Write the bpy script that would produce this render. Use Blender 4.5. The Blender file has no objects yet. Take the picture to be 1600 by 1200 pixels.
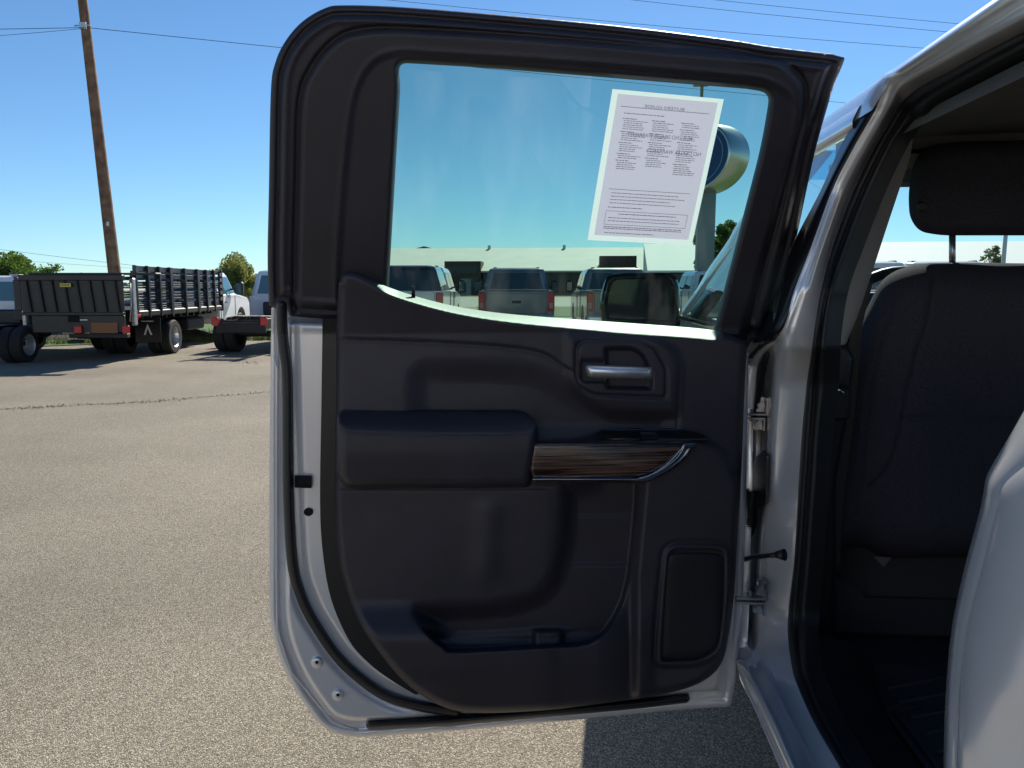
import bpy, math, random
import numpy as np
from mathutils import Vector, Matrix, Euler
from math import radians, sin, cos, pi, atan, tan
random.seed(7); rng = np.random.default_rng(7)
scene = bpy.context.scene
COL = scene.collection

# ------------------------------------------------------------------ camera
CAM_H = 1.45; F = 1200.0; HOR = 450.0; VP = 900.0
PITCH = atan((600-HOR)/F); YAW = atan((VP-800)/F*cos(PITCH))
fwd = Vector((-sin(YAW)*cos(PITCH), cos(YAW)*cos(PITCH), -sin(PITCH)))
rgt = Vector((cos(YAW), sin(YAW), 0.0)); upv = rgt.cross(fwd)
CAM = Vector((0, 0, CAM_H))
cam = bpy.data.objects.new('camera', bpy.data.cameras.new('camera')); COL.objects.link(cam)
cam.matrix_world = Matrix.Translation(CAM) @ Matrix((rgt, upv, -fwd)).transposed().to_4x4()
cam.data.sensor_width = 36; cam.data.lens = 27; cam.data.clip_start = 0.02; cam.data.clip_end = 3000
scene.camera = cam

# ------------------------------------------------------------------ sky, sun, exposure
SUN = Vector((0.29, 1.3, 1.0)).normalized()
SUN_EL = math.asin(SUN.z); SUN_AZ = math.atan2(SUN.x, SUN.y)
world = bpy.data.worlds.new('World'); scene.world = world; world.use_nodes = True
nt = world.node_tree; nt.nodes.clear()
sky = nt.nodes.new('ShaderNodeTexSky'); sky.sky_type = 'NISHITA'; sky.sun_disc = False
sky.sun_elevation = SUN_EL; sky.sun_rotation = SUN_AZ
sky.air_density = 0.9; sky.dust_density = 0.05; sky.ozone_density = 2.5; sky.altitude = 300
bg = nt.nodes.new('ShaderNodeBackground'); bg.inputs[1].default_value = 0.082
wo = nt.nodes.new('ShaderNodeOutputWorld')
tn = nt.nodes.new('ShaderNodeMix'); tn.data_type = 'RGBA'; tn.blend_type = 'MULTIPLY'; tn.inputs[0].default_value = 1.0
tn.inputs[7].default_value = (0.60, 0.82, 0.965, 1)
nt.links.new(sky.outputs[0], tn.inputs[6]); nt.links.new(tn.outputs[2], bg.inputs[0]); nt.links.new(bg.outputs[0], wo.inputs[0])
sl = bpy.data.lights.new('sun', 'SUN'); sl.energy = 5.0; sl.angle = radians(0.5); sl.color = (1.0, 0.94, 0.84)
so = bpy.data.objects.new('sun', sl); COL.objects.link(so)
so.rotation_euler = SUN.to_track_quat('Z', 'Y').to_euler()
scene.view_settings.view_transform = 'Standard'; scene.view_settings.look = 'None'
scene.view_settings.exposure = 0.68; scene.view_settings.gamma = 1.0
scene.cycles.max_bounces = 8; scene.cycles.transparent_max_bounces = 16
scene.cycles.caustics_reflective = False; scene.cycles.caustics_refractive = False

# ------------------------------------------------------------------ materials
def mat(name, col, rough=0.5, metal=0.0, noise=0.0, nscale=20, bump=0.0, bscale=200, bdist=0.001,
        coat=0.0, spec=0.5, emit=None, col2=None, detail=4, sheen=0.0):
    m = bpy.data.materials.new(name); m.use_nodes = True
    n = m.node_tree.nodes; l = m.node_tree.links; b = n['Principled BSDF']
    b.inputs['Base Color'].default_value = (*col, 1); b.inputs['Roughness'].default_value = rough
    b.inputs['Metallic'].default_value = metal; b.inputs['Coat Weight'].default_value = coat
    b.inputs['Specular IOR Level'].default_value = spec
    b.inputs['Coat Roughness'].default_value = 0.05
    if sheen: b.inputs['Sheen Weight'].default_value = sheen
    tc = n.new('ShaderNodeTexCoord')
    if noise or col2:
        t = n.new('ShaderNodeTexNoise'); t.inputs['Scale'].default_value = nscale; t.inputs['Detail'].default_value = detail
        l.new(tc.outputs['Object'], t.inputs['Vector'])
        r = n.new('ShaderNodeValToRGB'); l.new(t.outputs['Fac'], r.inputs[0])
        c2 = col2 if col2 else tuple(min(1, c*(1+noise)) for c in col)
        c1 = col if col2 else tuple(c*(1-noise) for c in col)
        r.color_ramp.elements[0].position = 0.35; r.color_ramp.elements[1].position = 0.65
        r.color_ramp.elements[0].color = (*c1, 1); r.color_ramp.elements[1].color = (*c2, 1)
        l.new(r.outputs[0], b.inputs['Base Color'])
    if bump:
        t = n.new('ShaderNodeTexNoise'); t.inputs['Scale'].default_value = bscale; t.inputs['Detail'].default_value = 3
        l.new(tc.outputs['Object'], t.inputs['Vector'])
        bn = n.new('ShaderNodeBump'); bn.inputs['Strength'].default_value = bump; bn.inputs['Distance'].default_value = bdist
        l.new(t.outputs['Fac'], bn.inputs['Height']); l.new(bn.outputs[0], b.inputs['Normal'])
    if emit:
        b.inputs['Emission Color'].default_value = (*emit[:3], 1); b.inputs['Emission Strength'].default_value = emit[3]
    return m

def glass_mat(name, tint, refl=1.0, rough=0.0, streak=0.0):
    m = bpy.data.materials.new(name); m.use_nodes = True
    n = m.node_tree.nodes; l = m.node_tree.links; n.clear()
    o = n.new('ShaderNodeOutputMaterial'); tr = n.new('ShaderNodeBsdfTransparent'); tr.inputs[0].default_value = (*tint, 1)
    gl = n.new('ShaderNodeBsdfGlossy'); gl.inputs['Roughness'].default_value = rough; gl.inputs[0].default_value = (refl, refl, refl, 1)
    lw = n.new('ShaderNodeLayerWeight'); pw = n.new('ShaderNodeMath'); pw.operation = 'POWER'; pw.inputs[1].default_value = 5
    l.new(lw.outputs['Facing'], pw.inputs[0]); fr = n.new('ShaderNodeMapRange'); fr.inputs[3].default_value = 0.045; l.new(pw.outputs[0], fr.inputs[0])
    lw.inputs[0].default_value = 0.5
    mx = n.new('ShaderNodeMixShader'); l.new(fr.outputs[0], mx.inputs[0]); l.new(tr.outputs[0], mx.inputs[1]); l.new(gl.outputs[0], mx.inputs[2])
    last = mx
    if streak:
        tc = n.new('ShaderNodeTexCoord'); mp = n.new('ShaderNodeMapping'); mp.inputs['Scale'].default_value = (14, 14, 0.8)
        mp.inputs['Rotation'].default_value = (0, 0.06, 0)
        t = n.new('ShaderNodeTexNoise'); t.inputs['Scale'].default_value = 1.0; t.inputs['Detail'].default_value = 5
        l.new(tc.outputs['Object'], mp.inputs[0]); l.new(mp.outputs[0], t.inputs['Vector'])
        r = n.new('ShaderNodeMapRange'); r.inputs[1].default_value = 0.5; r.inputs[2].default_value = 0.8
        r.inputs[3].default_value = 0.0; r.inputs[4].default_value = streak
        l.new(t.outputs['Fac'], r.inputs[0])
        df = n.new('ShaderNodeBsdfTranslucent'); df.inputs[0].default_value = (0.75, 0.8, 0.78, 1)
        m2 = n.new('ShaderNodeMixShader'); l.new(r.outputs[0], m2.inputs[0]); l.new(mx.outputs[0], m2.inputs[1]); l.new(df.outputs[0], m2.inputs[2]); last = m2
    l.new(last.outputs[0], o.inputs[0])
    return m

def asphalt_mat():
    m = bpy.data.materials.new('asphalt'); m.use_nodes = True
    n = m.node_tree.nodes; l = m.node_tree.links; b = n['Principled BSDF']; b.inputs['Roughness'].default_value = 0.85
    b.inputs['Specular IOR Level'].default_value = 0.3
    tc = n.new('ShaderNodeTexCoord')
    v = n.new('ShaderNodeTexVoronoi'); v.inputs['Scale'].default_value = 250; l.new(tc.outputs['Object'], v.inputs['Vector'])
    hs = n.new('ShaderNodeSeparateColor'); l.new(v.outputs['Color'], hs.inputs[0])
    r = n.new('ShaderNodeValToRGB'); l.new(hs.outputs[0], r.inputs[0])
    e = r.color_ramp.elements; e[0].position = 0.0; e[0].color = (0.14, 0.118, 0.088, 1); e[1].position = 1.0; e[1].color = (0.70, 0.615, 0.465, 1)
    x = e.new(0.35); x.color = (0.27, 0.232, 0.176, 1); x = e.new(0.75); x.color = (0.40, 0.35, 0.265, 1)
    # dark binder between the chips
    r2 = n.new('ShaderNodeMapRange'); r2.inputs[1].default_value = 0.25; r2.inputs[2].default_value = 0.8; r2.inputs[3].default_value = 1.0; r2.inputs[4].default_value = 0.6
    l.new(v.outputs['Distance'], r2.inputs[0])
    mm = n.new('ShaderNodeMix'); mm.data_type = 'RGBA'; mm.blend_type = 'MULTIPLY'; mm.inputs[0].default_value = 1
    l.new(r.outputs[0], mm.inputs[6]); l.new(r2.outputs[0], mm.inputs[7])
    n2 = n.new('ShaderNodeTexNoise'); n2.inputs['Scale'].default_value = 0.45; n2.inputs['Detail'].default_value = 6; l.new(tc.outputs['Object'], n2.inputs['Vector'])
    r3 = n.new('ShaderNodeMapRange'); r3.inputs[1].default_value = 0.3; r3.inputs[2].default_value = 0.7; r3.inputs[3].default_value = 0.74; r3.inputs[4].default_value = 1.12
    l.new(n2.outputs['Fac'], r3.inputs[0])
    m3 = n.new('ShaderNodeMix'); m3.data_type = 'RGBA'; m3.blend_type = 'MULTIPLY'; m3.inputs[0].default_value = 1
    l.new(mm.outputs[2], m3.inputs[6]); l.new(r3.outputs[0], m3.inputs[7]); l.new(m3.outputs[2], b.inputs['Base Color'])
    bn = n.new('ShaderNodeBump'); bn.inputs['Strength'].default_value = 0.8; bn.inputs['Distance'].default_value = 0.004
    inv = n.new('ShaderNodeMath'); inv.operation = 'SUBTRACT'; inv.inputs[0].default_value = 1; l.new(v.outputs['Distance'], inv.inputs[1])
    ad = n.new('ShaderNodeMath'); ad.operation = 'ADD'; l.new(inv.outputs[0], ad.inputs[0]); l.new(hs.outputs[1], ad.inputs[1])
    l.new(ad.outputs[0], bn.inputs['Height']); l.new(bn.outputs[0], b.inputs['Normal'])
    return m

def paint_mat(name, col, metal=0.35, rough=0.32):
    m = mat(name, col, rough, metal, coat=0.8)
    n = m.node_tree.nodes; l = m.node_tree.links; b = n['Principled BSDF']
    tc = n.new('ShaderNodeTexCoord'); t = n.new('ShaderNodeTexNoise'); t.inputs['Scale'].default_value = 6; t.inputs['Detail'].default_value = 8
    l.new(tc.outputs['Object'], t.inputs['Vector'])
    r = n.new('ShaderNodeMapRange'); r.inputs[3].default_value = rough*0.75; r.inputs[4].default_value = rough*1.4
    l.new(t.outputs['Fac'], r.inputs[0]); l.new(r.outputs[0], b.inputs['Roughness'])
    return m

def wood_mat():
    m = mat('wood_trim', (0.03, 0.018, 0.012), 0.18, coat=1.0)
    n = m.node_tree.nodes; l = m.node_tree.links; b = n['Principled BSDF']
    tc = n.new('ShaderNodeTexCoord'); mp = n.new('ShaderNodeMapping'); mp.inputs['Scale'].default_value = (6, 6, 420)
    t = n.new('ShaderNodeTexNoise'); t.inputs['Scale'].default_value = 1; t.inputs['Detail'].default_value = 6
    l.new(tc.outputs['Object'], mp.inputs[0]); l.new(mp.outputs[0], t.inputs['Vector'])
    r = n.new('ShaderNodeValToRGB'); l.new(t.outputs['Fac'], r.inputs[0])
    r.color_ramp.elements[0].position = 0.42; r.color_ramp.elements[0].color = (0.012, 0.007, 0.006, 1)
    r.color_ramp.elements[1].position = 0.62; r.color_ramp.elements[1].color = (0.15, 0.085, 0.055, 1)
    l.new(r.outputs[0], b.inputs['Base Color'])
    return m

def mesh_mat():      # perforated speaker mesh
    m = mat('speaker_mesh', (0.010, 0.010, 0.012), 0.5)
    n = m.node_tree.nodes; l = m.node_tree.links; b = n['Principled BSDF']
    tc = n.new('ShaderNodeTexCoord'); v = n.new('ShaderNodeTexVoronoi'); v.inputs['Scale'].default_value = 420; v.inputs['Randomness'].default_value = 0.25
    l.new(tc.outputs['Object'], v.inputs['Vector'])
    r = n.new('ShaderNodeValToRGB'); l.new(v.outputs['Distance'], r.inputs[0])
    r.color_ramp.elements[0].position = 0.3; r.color_ramp.elements[0].color = (0.008, 0.008, 0.009, 1)
    r.color_ramp.elements[1].position = 0.5; r.color_ramp.elements[1].color = (0.018, 0.018, 0.021, 1)
    l.new(r.outputs[0], b.inputs['Base Color'])
    return m

M = {}
M['silver'] = paint_mat('silver_paint', (0.79, 0.785, 0.80), 0.30, 0.20)
M['panel'] = mat('soft_touch_panel', (0.034, 0.030, 0.038), 0.50, bump=0.5, bscale=420, bdist=0.0010, noise=0.12, nscale=9)
M['leather'] = mat('leatherette', (0.032, 0.029, 0.038), 0.46, bump=0.6, bscale=420, bdist=0.0011, noise=0.1, nscale=8)
M['frame'] = mat('frame_plastic', (0.026, 0.023, 0.030), 0.52, bump=0.4, bscale=420, bdist=0.0009, noise=0.1, nscale=9)
M['rubber'] = mat('rubber_seal', (0.013, 0.013, 0.015), 0.5, bump=0.2, bscale=500)
M['black'] = mat('black_plastic', (0.012, 0.012, 0.014), 0.4)
M['gloss_black'] = mat('gloss_black', (0.008, 0.008, 0.010), 0.12, coat=0.6)
M['hole'] = mat('dark_hole', (0.003, 0.003, 0.003), 0.9)
M['thread'] = mat('stitch_thread', (0.055, 0.055, 0.07), 0.6)
M['chrome'] = mat('satin_chrome', (0.86, 0.87, 0.90), 0.32, 0.85, noise=0.06, nscale=40)
M['bright'] = mat('bright_chrome', (0.8, 0.8, 0.8), 0.08, 1.0)
M['zinc'] = mat('hinge_metal', (0.5, 0.5, 0.52), 0.3, 0.9, noise=0.15, nscale=60)
M['wood'] = wood_mat(); M['mesh'] = mesh_mat()
M['fabric'] = mat('seat_fabric', (0.052, 0.050, 0.064), 0.95, bump=0.8, bscale=1200, bdist=0.001, spec=0.1, noise=0.3, nscale=500)
M['carpet'] = mat('floor_mat', (0.034, 0.034, 0.038), 0.75, bump=0.3, bscale=300)
M['headliner'] = mat('headliner', (0.13, 0.12, 0.11), 0.95, bump=0.3, bscale=900, noise=0.05)
M['pillar_trim'] = mat('pillar_trim', (0.27, 0.26, 0.265), 0.7, bump=0.2, bscale=900)
M['visor'] = mat('visor', (0.45, 0.42, 0.36), 0.8)
M['glass'] = glass_mat('door_glass', (0.44, 0.62, 0.53), streak=0.03)
M['windshield'] = glass_mat('windshield_glass', (0.78, 0.88, 0.84))
M['shade_band'] = glass_mat('windshield_band', (0.12, 0.5, 0.62))
M['sideglass'] = mat('car_glass', (0.012, 0.018, 0.02), 0.04, spec=0.8)
M['sideglass_lt'] = mat('cab_glass', (0.05, 0.13, 0.15), 0.05, spec=0.9)
M['paper'] = mat('sticker_paper', (0.60, 0.57, 0.66), 0.7, noise=0.02, nscale=12)
M['paper_tape'] = mat('sticker_sleeve', (0.66, 0.68, 0.72), 0.35, noise=0.05, nscale=60)
def paper_mat(m, col, k=0.75):
    n = m.node_tree.nodes; l = m.node_tree.links; b = n['Principled BSDF']; o = n['Material Output']
    t = n.new('ShaderNodeBsdfTranslucent'); t.inputs[0].default_value = (*col, 1); x = n.new('ShaderNodeMixShader'); x.inputs[0].default_value = k
    l.new(b.outputs[0], x.inputs[1]); l.new(t.outputs[0], x.inputs[2]); l.new(x.outputs[0], o.inputs[0])
paper_mat(M['paper'], (0.95, 0.80, 0.98), .75); paper_mat(M['paper_tape'], (0.76, 0.70, 0.78), .8)
M['ink'] = mat('ink', (0.16, 0.14, 0.22), 0.8)
M['ink_faint'] = mat('ink_faint', (0.34, 0.31, 0.42), 0.8)
M['asphalt'] = asphalt_mat()
M['road'] = mat('far_road', (0.30, 0.28, 0.24), 0.9, noise=0.12, nscale=0.4)
M['grass'] = mat('grass_ground', (0.030, 0.085, 0.012), 0.95, col2=(0.07, 0.12, 0.02), nscale=3, detail=8)
M['drygrass'] = mat('dry_grass', (0.16, 0.15, 0.05), 0.95, col2=(0.09, 0.12, 0.03), nscale=1.2, detail=8)
M['blade'] = mat('grass_blades', (0.10, 0.16, 0.03), 0.8, col2=(0.24, 0.24, 0.07), nscale=2.5)
M['mulch'] = mat('mulch', (0.05, 0.038, 0.028), 0.95, col2=(0.14, 0.11, 0.08), nscale=12)
M['white'] = paint_mat('white_paint', (0.78, 0.79, 0.80), 0.0, 0.25)
M['truckwhite'] = paint_mat('cab_white', (0.74, 0.76, 0.80), 0.0, 0.3)
M['gray'] = paint_mat('gray_paint', (0.13, 0.155, 0.19), 0.3, 0.3)
M['gray2'] = paint_mat('gray_green_paint', (0.15, 0.175, 0.18), 0.3, 0.3)
M['blackpaint'] = paint_mat('black_paint', (0.012, 0.014, 0.016), 0.0, 0.2)
M['tyre'] = mat('tyre', (0.018, 0.018, 0.018), 0.8, noise=0.3, nscale=30)
M['rim'] = mat('rim', (0.55, 0.56, 0.58), 0.35, 0.6)
M['red'] = mat('red_lens', (0.50, 0.012, 0.015), 0.2, coat=0.5)
M['clearlens'] = mat('clear_lens', (0.75, 0.72, 0.72), 0.2); M['lenspink'] = mat('reverse_lens', (.5, .25, .26), .2)
M['amber'] = mat('amber_lens', (0.6, 0.16, 0.02), 0.2)
M['bedblack'] = mat('bed_black', (0.020, 0.019, 0.019), 0.42, noise=0.25, nscale=6)
M['stake'] = mat('stake_black', (0.016, 0.020, 0.026), 0.33, noise=0.2, nscale=6)
M['chassis'] = mat('chassis', (0.014, 0.013, 0.013), 0.6, noise=0.3, nscale=20)
M['alu'] = mat('alu', (0.5, 0.5, 0.5), 0.4, 0.7, noise=0.2, nscale=30)
M['yellow'] = mat('yellow_label', (0.62, 0.52, 0.05), 0.5)
M['green_label'] = mat('green_label', (0.12, 0.42, 0.16), 0.5)
M['polewood'] = mat('pole_wood', (0.13, 0.068, 0.04), 0.9, col2=(0.27, 0.155, 0.09), nscale=4, bump=0.6, bscale=30, bdist=0.02)
M['wire'] = mat('wire', (0.02, 0.02, 0.022), 0.6)
M['wall_white'] = mat('building_white', (0.80, 0.78, 0.68), 0.8, noise=0.04, nscale=0.3)
M['wall_bright'] = mat('building_bright', (0.90, 0.90, 0.86), 0.8)
M['brick'] = mat('brown_brick', (0.10, 0.062, 0.045), 0.9, col2=(0.14, 0.09, 0.065), nscale=2)
M['dark_opening'] = mat('dark_glazing', (0.02, 0.022, 0.026), 0.25)
M['roofbrown'] = mat('brown_roof', (0.22, 0.17, 0.12), 0.9)
M['roofblue'] = mat('slate_roof', (0.08, 0.10, 0.12), 0.9)
M['signblue'] = mat('sign_blue', (0.006, 0.03, 0.15), 0.25, coat=0.5)
M['signrim'] = mat('sign_rim', (0.72, 0.70, 0.68), 0.3, 1.0)
M['signline'] = mat('sign_line', (0.22, 0.32, 0.48), 0.4)
M['post'] = mat('post_gray', (0.20, 0.25, 0.27), 0.5)
M['leaf_a'] = mat('leaves_dark', (0.06, 0.10, 0.03), 0.7, col2=(0.11, 0.17, 0.045), nscale=1.5)
M['leaf_b'] = mat('leaves_pale', (0.15, 0.17, 0.05), 0.7, col2=(0.29, 0.28, 0.11), nscale=1.5)
paper_mat(M['leaf_a'], (0.12, 0.20, 0.03), .5); paper_mat(M['leaf_b'], (0.34, 0.36, 0.11), .5)
M['bark'] = mat('bark', (0.08, 0.06, 0.045), 0.9, noise=0.3, nscale=20)

# ------------------------------------------------------------------ helpers
def ray(px, py): return fwd + rgt*((px-800)/F) + upv*((600-py)/F)
def atX(px, py, X): r = ray(px, py); return CAM + r*(X/r.x)
def atY(px, py, Y): r = ray(px, py); return CAM + r*(Y/r.y)
def atZ(px, py, Z=0.0): r = ray(px, py); return CAM + r*((Z-CAM_H)/r.z)
def atD(px, py, D):            # D metres straight ahead of the camera, on the level
    r = ray(px, py); hd = -r.x*sin(YAW) + r.y*cos(YAW); return CAM + r*(D/hd)
XB, ZB, TK = 0.38, 1.33, 0.36  # body side: flat below the belt line, leaning inboard above it
def atB(px, py, off=0.0):
    r = ray(px, py); P = CAM + r*((XB+off)/r.x)
    if P.z > ZB:
        t = (XB+off+TK*(CAM_H-ZB))/(r.x-TK*r.z); P = CAM + r*t
    return P
HINGE = Vector((0.367, 1.696, 0)); LATCH = Vector((-0.630, 1.493, 0))
sdir = (LATCH-HINGE).normalized(); ndir = Vector((-sdir.y, sdir.x, 0))
if ndir.y > 0: ndir = -ndir
C0 = HINGE.dot(ndir); ZD = 1.36
_R = np.array([list(rgt), list(upv), list(fwd)])
def door_map(px, py, w):
    px = np.asarray(px, float); py = np.asarray(py, float); w = np.asarray(w, float)
    r = _R[2][None] + np.outer((px-800)/F, _R[0]) + np.outer((600-py)/F, _R[1])
    n = np.array(ndir); o = np.array(CAM)
    t = (C0 + w - o@n)/(r@n); P = o + r*t[:, None]
    N = n.copy(); N[2] = -TK
    t2 = (C0 + w - TK*ZD - o@N)/(r@N); P2 = o + r*t2[:, None]
    return np.where((P[:, 2] > ZD)[:, None], P2, P)
def plane_map(Y):
    def f(px, py, w):
        px = np.asarray(px, float); py = np.asarray(py, float); w = np.asarray(w, float)
        r = _R[2][None] + np.outer((px-800)/F, _R[0]) + np.outer((600-py)/F, _R[1])
        t = (Y - w)/r[:, 1]; return np.array(CAM) + r*t[:, None]
    return f
def dpt(px, py, w): return Vector(door_map([px], [py], [w])[0])

def mworld(p):
    b = Matrix.LocRotScale(p.location, p.rotation_euler, p.scale)
    return b if p.parent is None else mworld(p.parent) @ p.matrix_parent_inverse @ b
def link(name, me, m, parent=None, smooth=False, local=False):
    o = bpy.data.objects.new(name, me); COL.objects.link(o)
    for mm in (m if isinstance(m, (list, tuple)) else [m]): me.materials.append(mm)
    if smooth:
        me.polygons.foreach_set('use_smooth', [True]*len(me.polygons))
    if parent is not None:
        o.parent = parent
        if not local:
            o.matrix_parent_inverse = mworld(parent).inverted()
    return o
def tag(o, label=None, cat=None, group=None, kind=None):
    if label: o['label'] = label
    if cat: o['category'] = cat
    if group: o['group'] = group
    if kind: o['kind'] = kind
    return o
def empty(name, loc, label, cat, group=None, rz=0.0):
    o = bpy.data.objects.new(name, None); COL.objects.link(o); o.location = loc; o.rotation_euler = (0, 0, rz)
    o.empty_display_size = 0.2
    return tag(o, label, cat, group)
def copy_tree(o, parent=None):
    c = o.copy(); COL.objects.link(c)
    if parent is not None: c.parent = parent
    for ch in list(o.children): copy_tree(ch, c)
    return c

class MB:
    """collects geometry for one mesh"""
    def __init__(s): s.v = []; s.f = []; s.mi = []; s.sm = []
    def add(s, vs, fs, mi=0, smooth=False):
        b = len(s.v); s.v += [tuple(v) for v in vs]; s.f += [tuple(i+b for i in f) for f in fs]
        s.mi += [mi]*len(fs); s.sm += [smooth]*len(fs); return s
    def box(s, x0, x1, y0, y1, z0, z1, b=0.0, mi=0):
        if b <= 0:
            vs = [(x, y, z) for z in (z0, z1) for y in (y0, y1) for x in (x0, x1)]
            return s.add(vs, [(0, 2, 3, 1), (4, 5, 7, 6), (0, 1, 5, 4), (2, 6, 7, 3), (0, 4, 6, 2), (1, 3, 7, 5)], mi)
        b = min(b, (x1-x0)/2.01, (y1-y0)/2.01, (z1-z0)/2.01)
        idx = {}; vs = []
        def V(x, y, z):
            k = (round(x, 6), round(y, 6), round(z, 6))
            if k not in idx: idx[k] = len(vs); vs.append(k)
            return idx[k]
        X = (x0, x1); Y = (y0, y1); Z = (z0, z1); fs = []
        sg = lambda i: 1 if i == 0 else -1
        for i in (0, 1):
            fs.append([V(X[i], Y[j]+sg(j)*b, Z[k]+sg(k)*b) for j, k in ((0, 0), (1, 0), (1, 1), (0, 1))])
            fs.append([V(X[j]+sg(j)*b, Y[i], Z[k]+sg(k)*b) for j, k in ((0, 0), (1, 0), (1, 1), (0, 1))])
            fs.append([V(X[j]+sg(j)*b, Y[k]+sg(k)*b, Z[i]) for j, k in ((0, 0), (1, 0), (1, 1), (0, 1))])
            for j in (0, 1):
                fs.append([V(X[i], Y[j]+sg(j)*b, Z[0]+b), V(X[i], Y[j]+sg(j)*b, Z[1]-b), V(X[i]+sg(i)*b, Y[j], Z[1]-b), V(X[i]+sg(i)*b, Y[j], Z[0]+b)])
                fs.append([V(X[i], Y[0]+b, Z[j]+sg(j)*b), V(X[i], Y[1]-b, Z[j]+sg(j)*b), V(X[i]+sg(i)*b, Y[1]-b, Z[j]), V(X[i]+sg(i)*b, Y[0]+b, Z[j])])
                fs.append([V(X[0]+b, Y[i], Z[j]+sg(j)*b), V(X[1]-b, Y[i], Z[j]+sg(j)*b), V(X[1]-b, Y[i]+sg(i)*b, Z[j]), V(X[0]+b, Y[i]+sg(i)*b, Z[j])])
                for k in (0, 1):
                    fs.append([V(X[i], Y[j]+sg(j)*b, Z[k]+sg(k)*b), V(X[i]+sg(i)*b, Y[j], Z[k]+sg(k)*b), V(X[i]+sg(i)*b, Y[j]+sg(j)*b, Z[k])])
        return s.add(vs, fs, mi)
    def tube(s, pts, r, n=8, mi=0, cap=True, smooth=True):
        pts = [Vector(p) for p in pts]; rs = r if isinstance(r, (list, tuple)) else [r]*len(pts)
        vs = []; u = None
        for i, p in enumerate(pts):
            t = (pts[min(i+1, len(pts)-1)] - pts[max(i-1, 0)]).normalized()
            if u is None: u = t.orthogonal().normalized()
            u = (u - t*u.dot(t)).normalized(); v = t.cross(u)
            vs += [p + (u*cos(2*pi*k/n) + v*sin(2*pi*k/n))*rs[i] for k in range(n)]
        fs = [(i*n+k, i*n+(k+1) % n, (i+1)*n+(k+1) % n, (i+1)*n+k) for i in range(len(pts)-1) for k in range(n)]
        s.add(vs, fs, mi, smooth)
        if cap:
            b = len(s.v)-len(vs); s.f += [tuple(b+k for k in range(n))[::-1], tuple(b+(len(pts)-1)*n+k for k in range(n))]; s.mi += [mi]*2; s.sm += [False]*2
        return s
    def cyl(s, c, axis, r, h, n=24, mi=0, prof=None):
        """revolved profile [(radius, height)] about an axis"""
        a = Vector(axis).normalized(); u = a.orthogonal().normalized(); v = a.cross(u); c = Vector(c)
        prof = prof or [(0, 0), (r, 0), (r, h), (0, h)]
        vs = []; fs = []
        for (pr, ph) in prof:
            vs += [c + a*ph + (u*cos(2*pi*k/n)+v*sin(2*pi*k/n))*max(pr, 1e-5) for k in range(n)]
        for i in range(len(prof)-1):
            fs += [(i*n+k, i*n+(k+1) % n, (i+1)*n+(k+1) % n, (i+1)*n+k) for k in range(n)]
        return s.add(vs, fs, mi, False)
    def prism(s, poly, axis_pts, mi=0):
        """poly: list of 3D points (one cap); axis_pts: offset vector"""
        n = len(poly); o = Vector(axis_pts); vs = [Vector(p) for p in poly] + [Vector(p)+o for p in poly]
        fs = [tuple(range(n))[::-1], tuple(range(n, 2*n))] + [(k, (k+1) % n, n+(k+1) % n, n+k) for k in range(n)]
        return s.add(vs, fs, mi)
    def loft(s, rings, closed=False, mi=0, smooth=True):
        n = len(rings[0]); vs = [p for r in rings for p in r]; m = n if closed else n-1
        fs = [(i*n+k, i*n+(k+1) % n, (i+1)*n+(k+1) % n, (i+1)*n+k) for i in range(len(rings)-1) for k in range(m)]
        return s.add(vs, fs, mi, smooth)
    def build(s, name, m, parent=None, local=False, auto=None):
        me = bpy.data.meshes.new(name); me.from_pydata(s.v, [], s.f)
        me.polygons.foreach_set('material_index', s.mi); me.polygons.foreach_set('use_smooth', s.sm)
        me.update()
        o = link(name, me, m, parent, False, local)
        import bmesh
        bm = bmesh.new(); bm.from_mesh(me); bmesh.ops.recalc_face_normals(bm, faces=bm.faces); bm.to_mesh(me); bm.free()
        return o

# --- 2D tracing tools (image measurements of a flat, then unprojected to its own plane)
def rp(pts, n=7):
    """closed polygon with rounded corners: (x, y, r)"""
    out = []; L = len(pts)
    for i in range(L):
        p = pts[i]; r = p[2] if len(p) > 2 else 0
        P = np.array(p[:2], float)
        if r <= 0: out.append(P); continue
        A = np.array(pts[i-1][:2], float)-P; B = np.array(pts[(i+1) % L][:2], float)-P
        la, lb = np.linalg.norm(A), np.linalg.norm(B); k = min(r, la*0.48, lb*0.48); a = P+A/la*k; b = P+B/lb*k
        for t in np.linspace(0, 1, n): out.append((1-t)**2*a + 2*t*(1-t)*P + t*t*b)
    return np.array(out)
def cr(pts, n=8, closed=False):
    P = [np.array(p, float) for p in pts]; L = len(P); out = []
    rg = range(L if closed else L-1)
    for i in rg:
        if closed: a, b, c, d = P[i-1], P[i], P[(i+1) % L], P[(i+2) % L]
        else: a, b, c, d = P[max(i-1, 0)], P[i], P[i+1], P[min(i+2, L-1)]
        for t in np.linspace(0, 1, n, endpoint=False):
            out.append(0.5*((2*b)+(-a+c)*t+(2*a-5*b+4*c-d)*t*t+(-a+3*b-3*c+d)*t**3))
    if not closed: out.append(P[-1])
    return np.array(out)
def pdist(x, y, line, closed=False):
    d = np.full(x.shape, 1e9); L = len(line)
    for i in range(L if closed else L-1):
        a = line[i]; b = line[(i+1) % L]; e = b-a; q = e@e+1e-12
        t = np.clip(((x-a[0])*e[0]+(y-a[1])*e[1])/q, 0, 1)
        d = np.minimum(d, np.hypot(x-a[0]-t*e[0], y-a[1]-t*e[1]))
    return d
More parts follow.
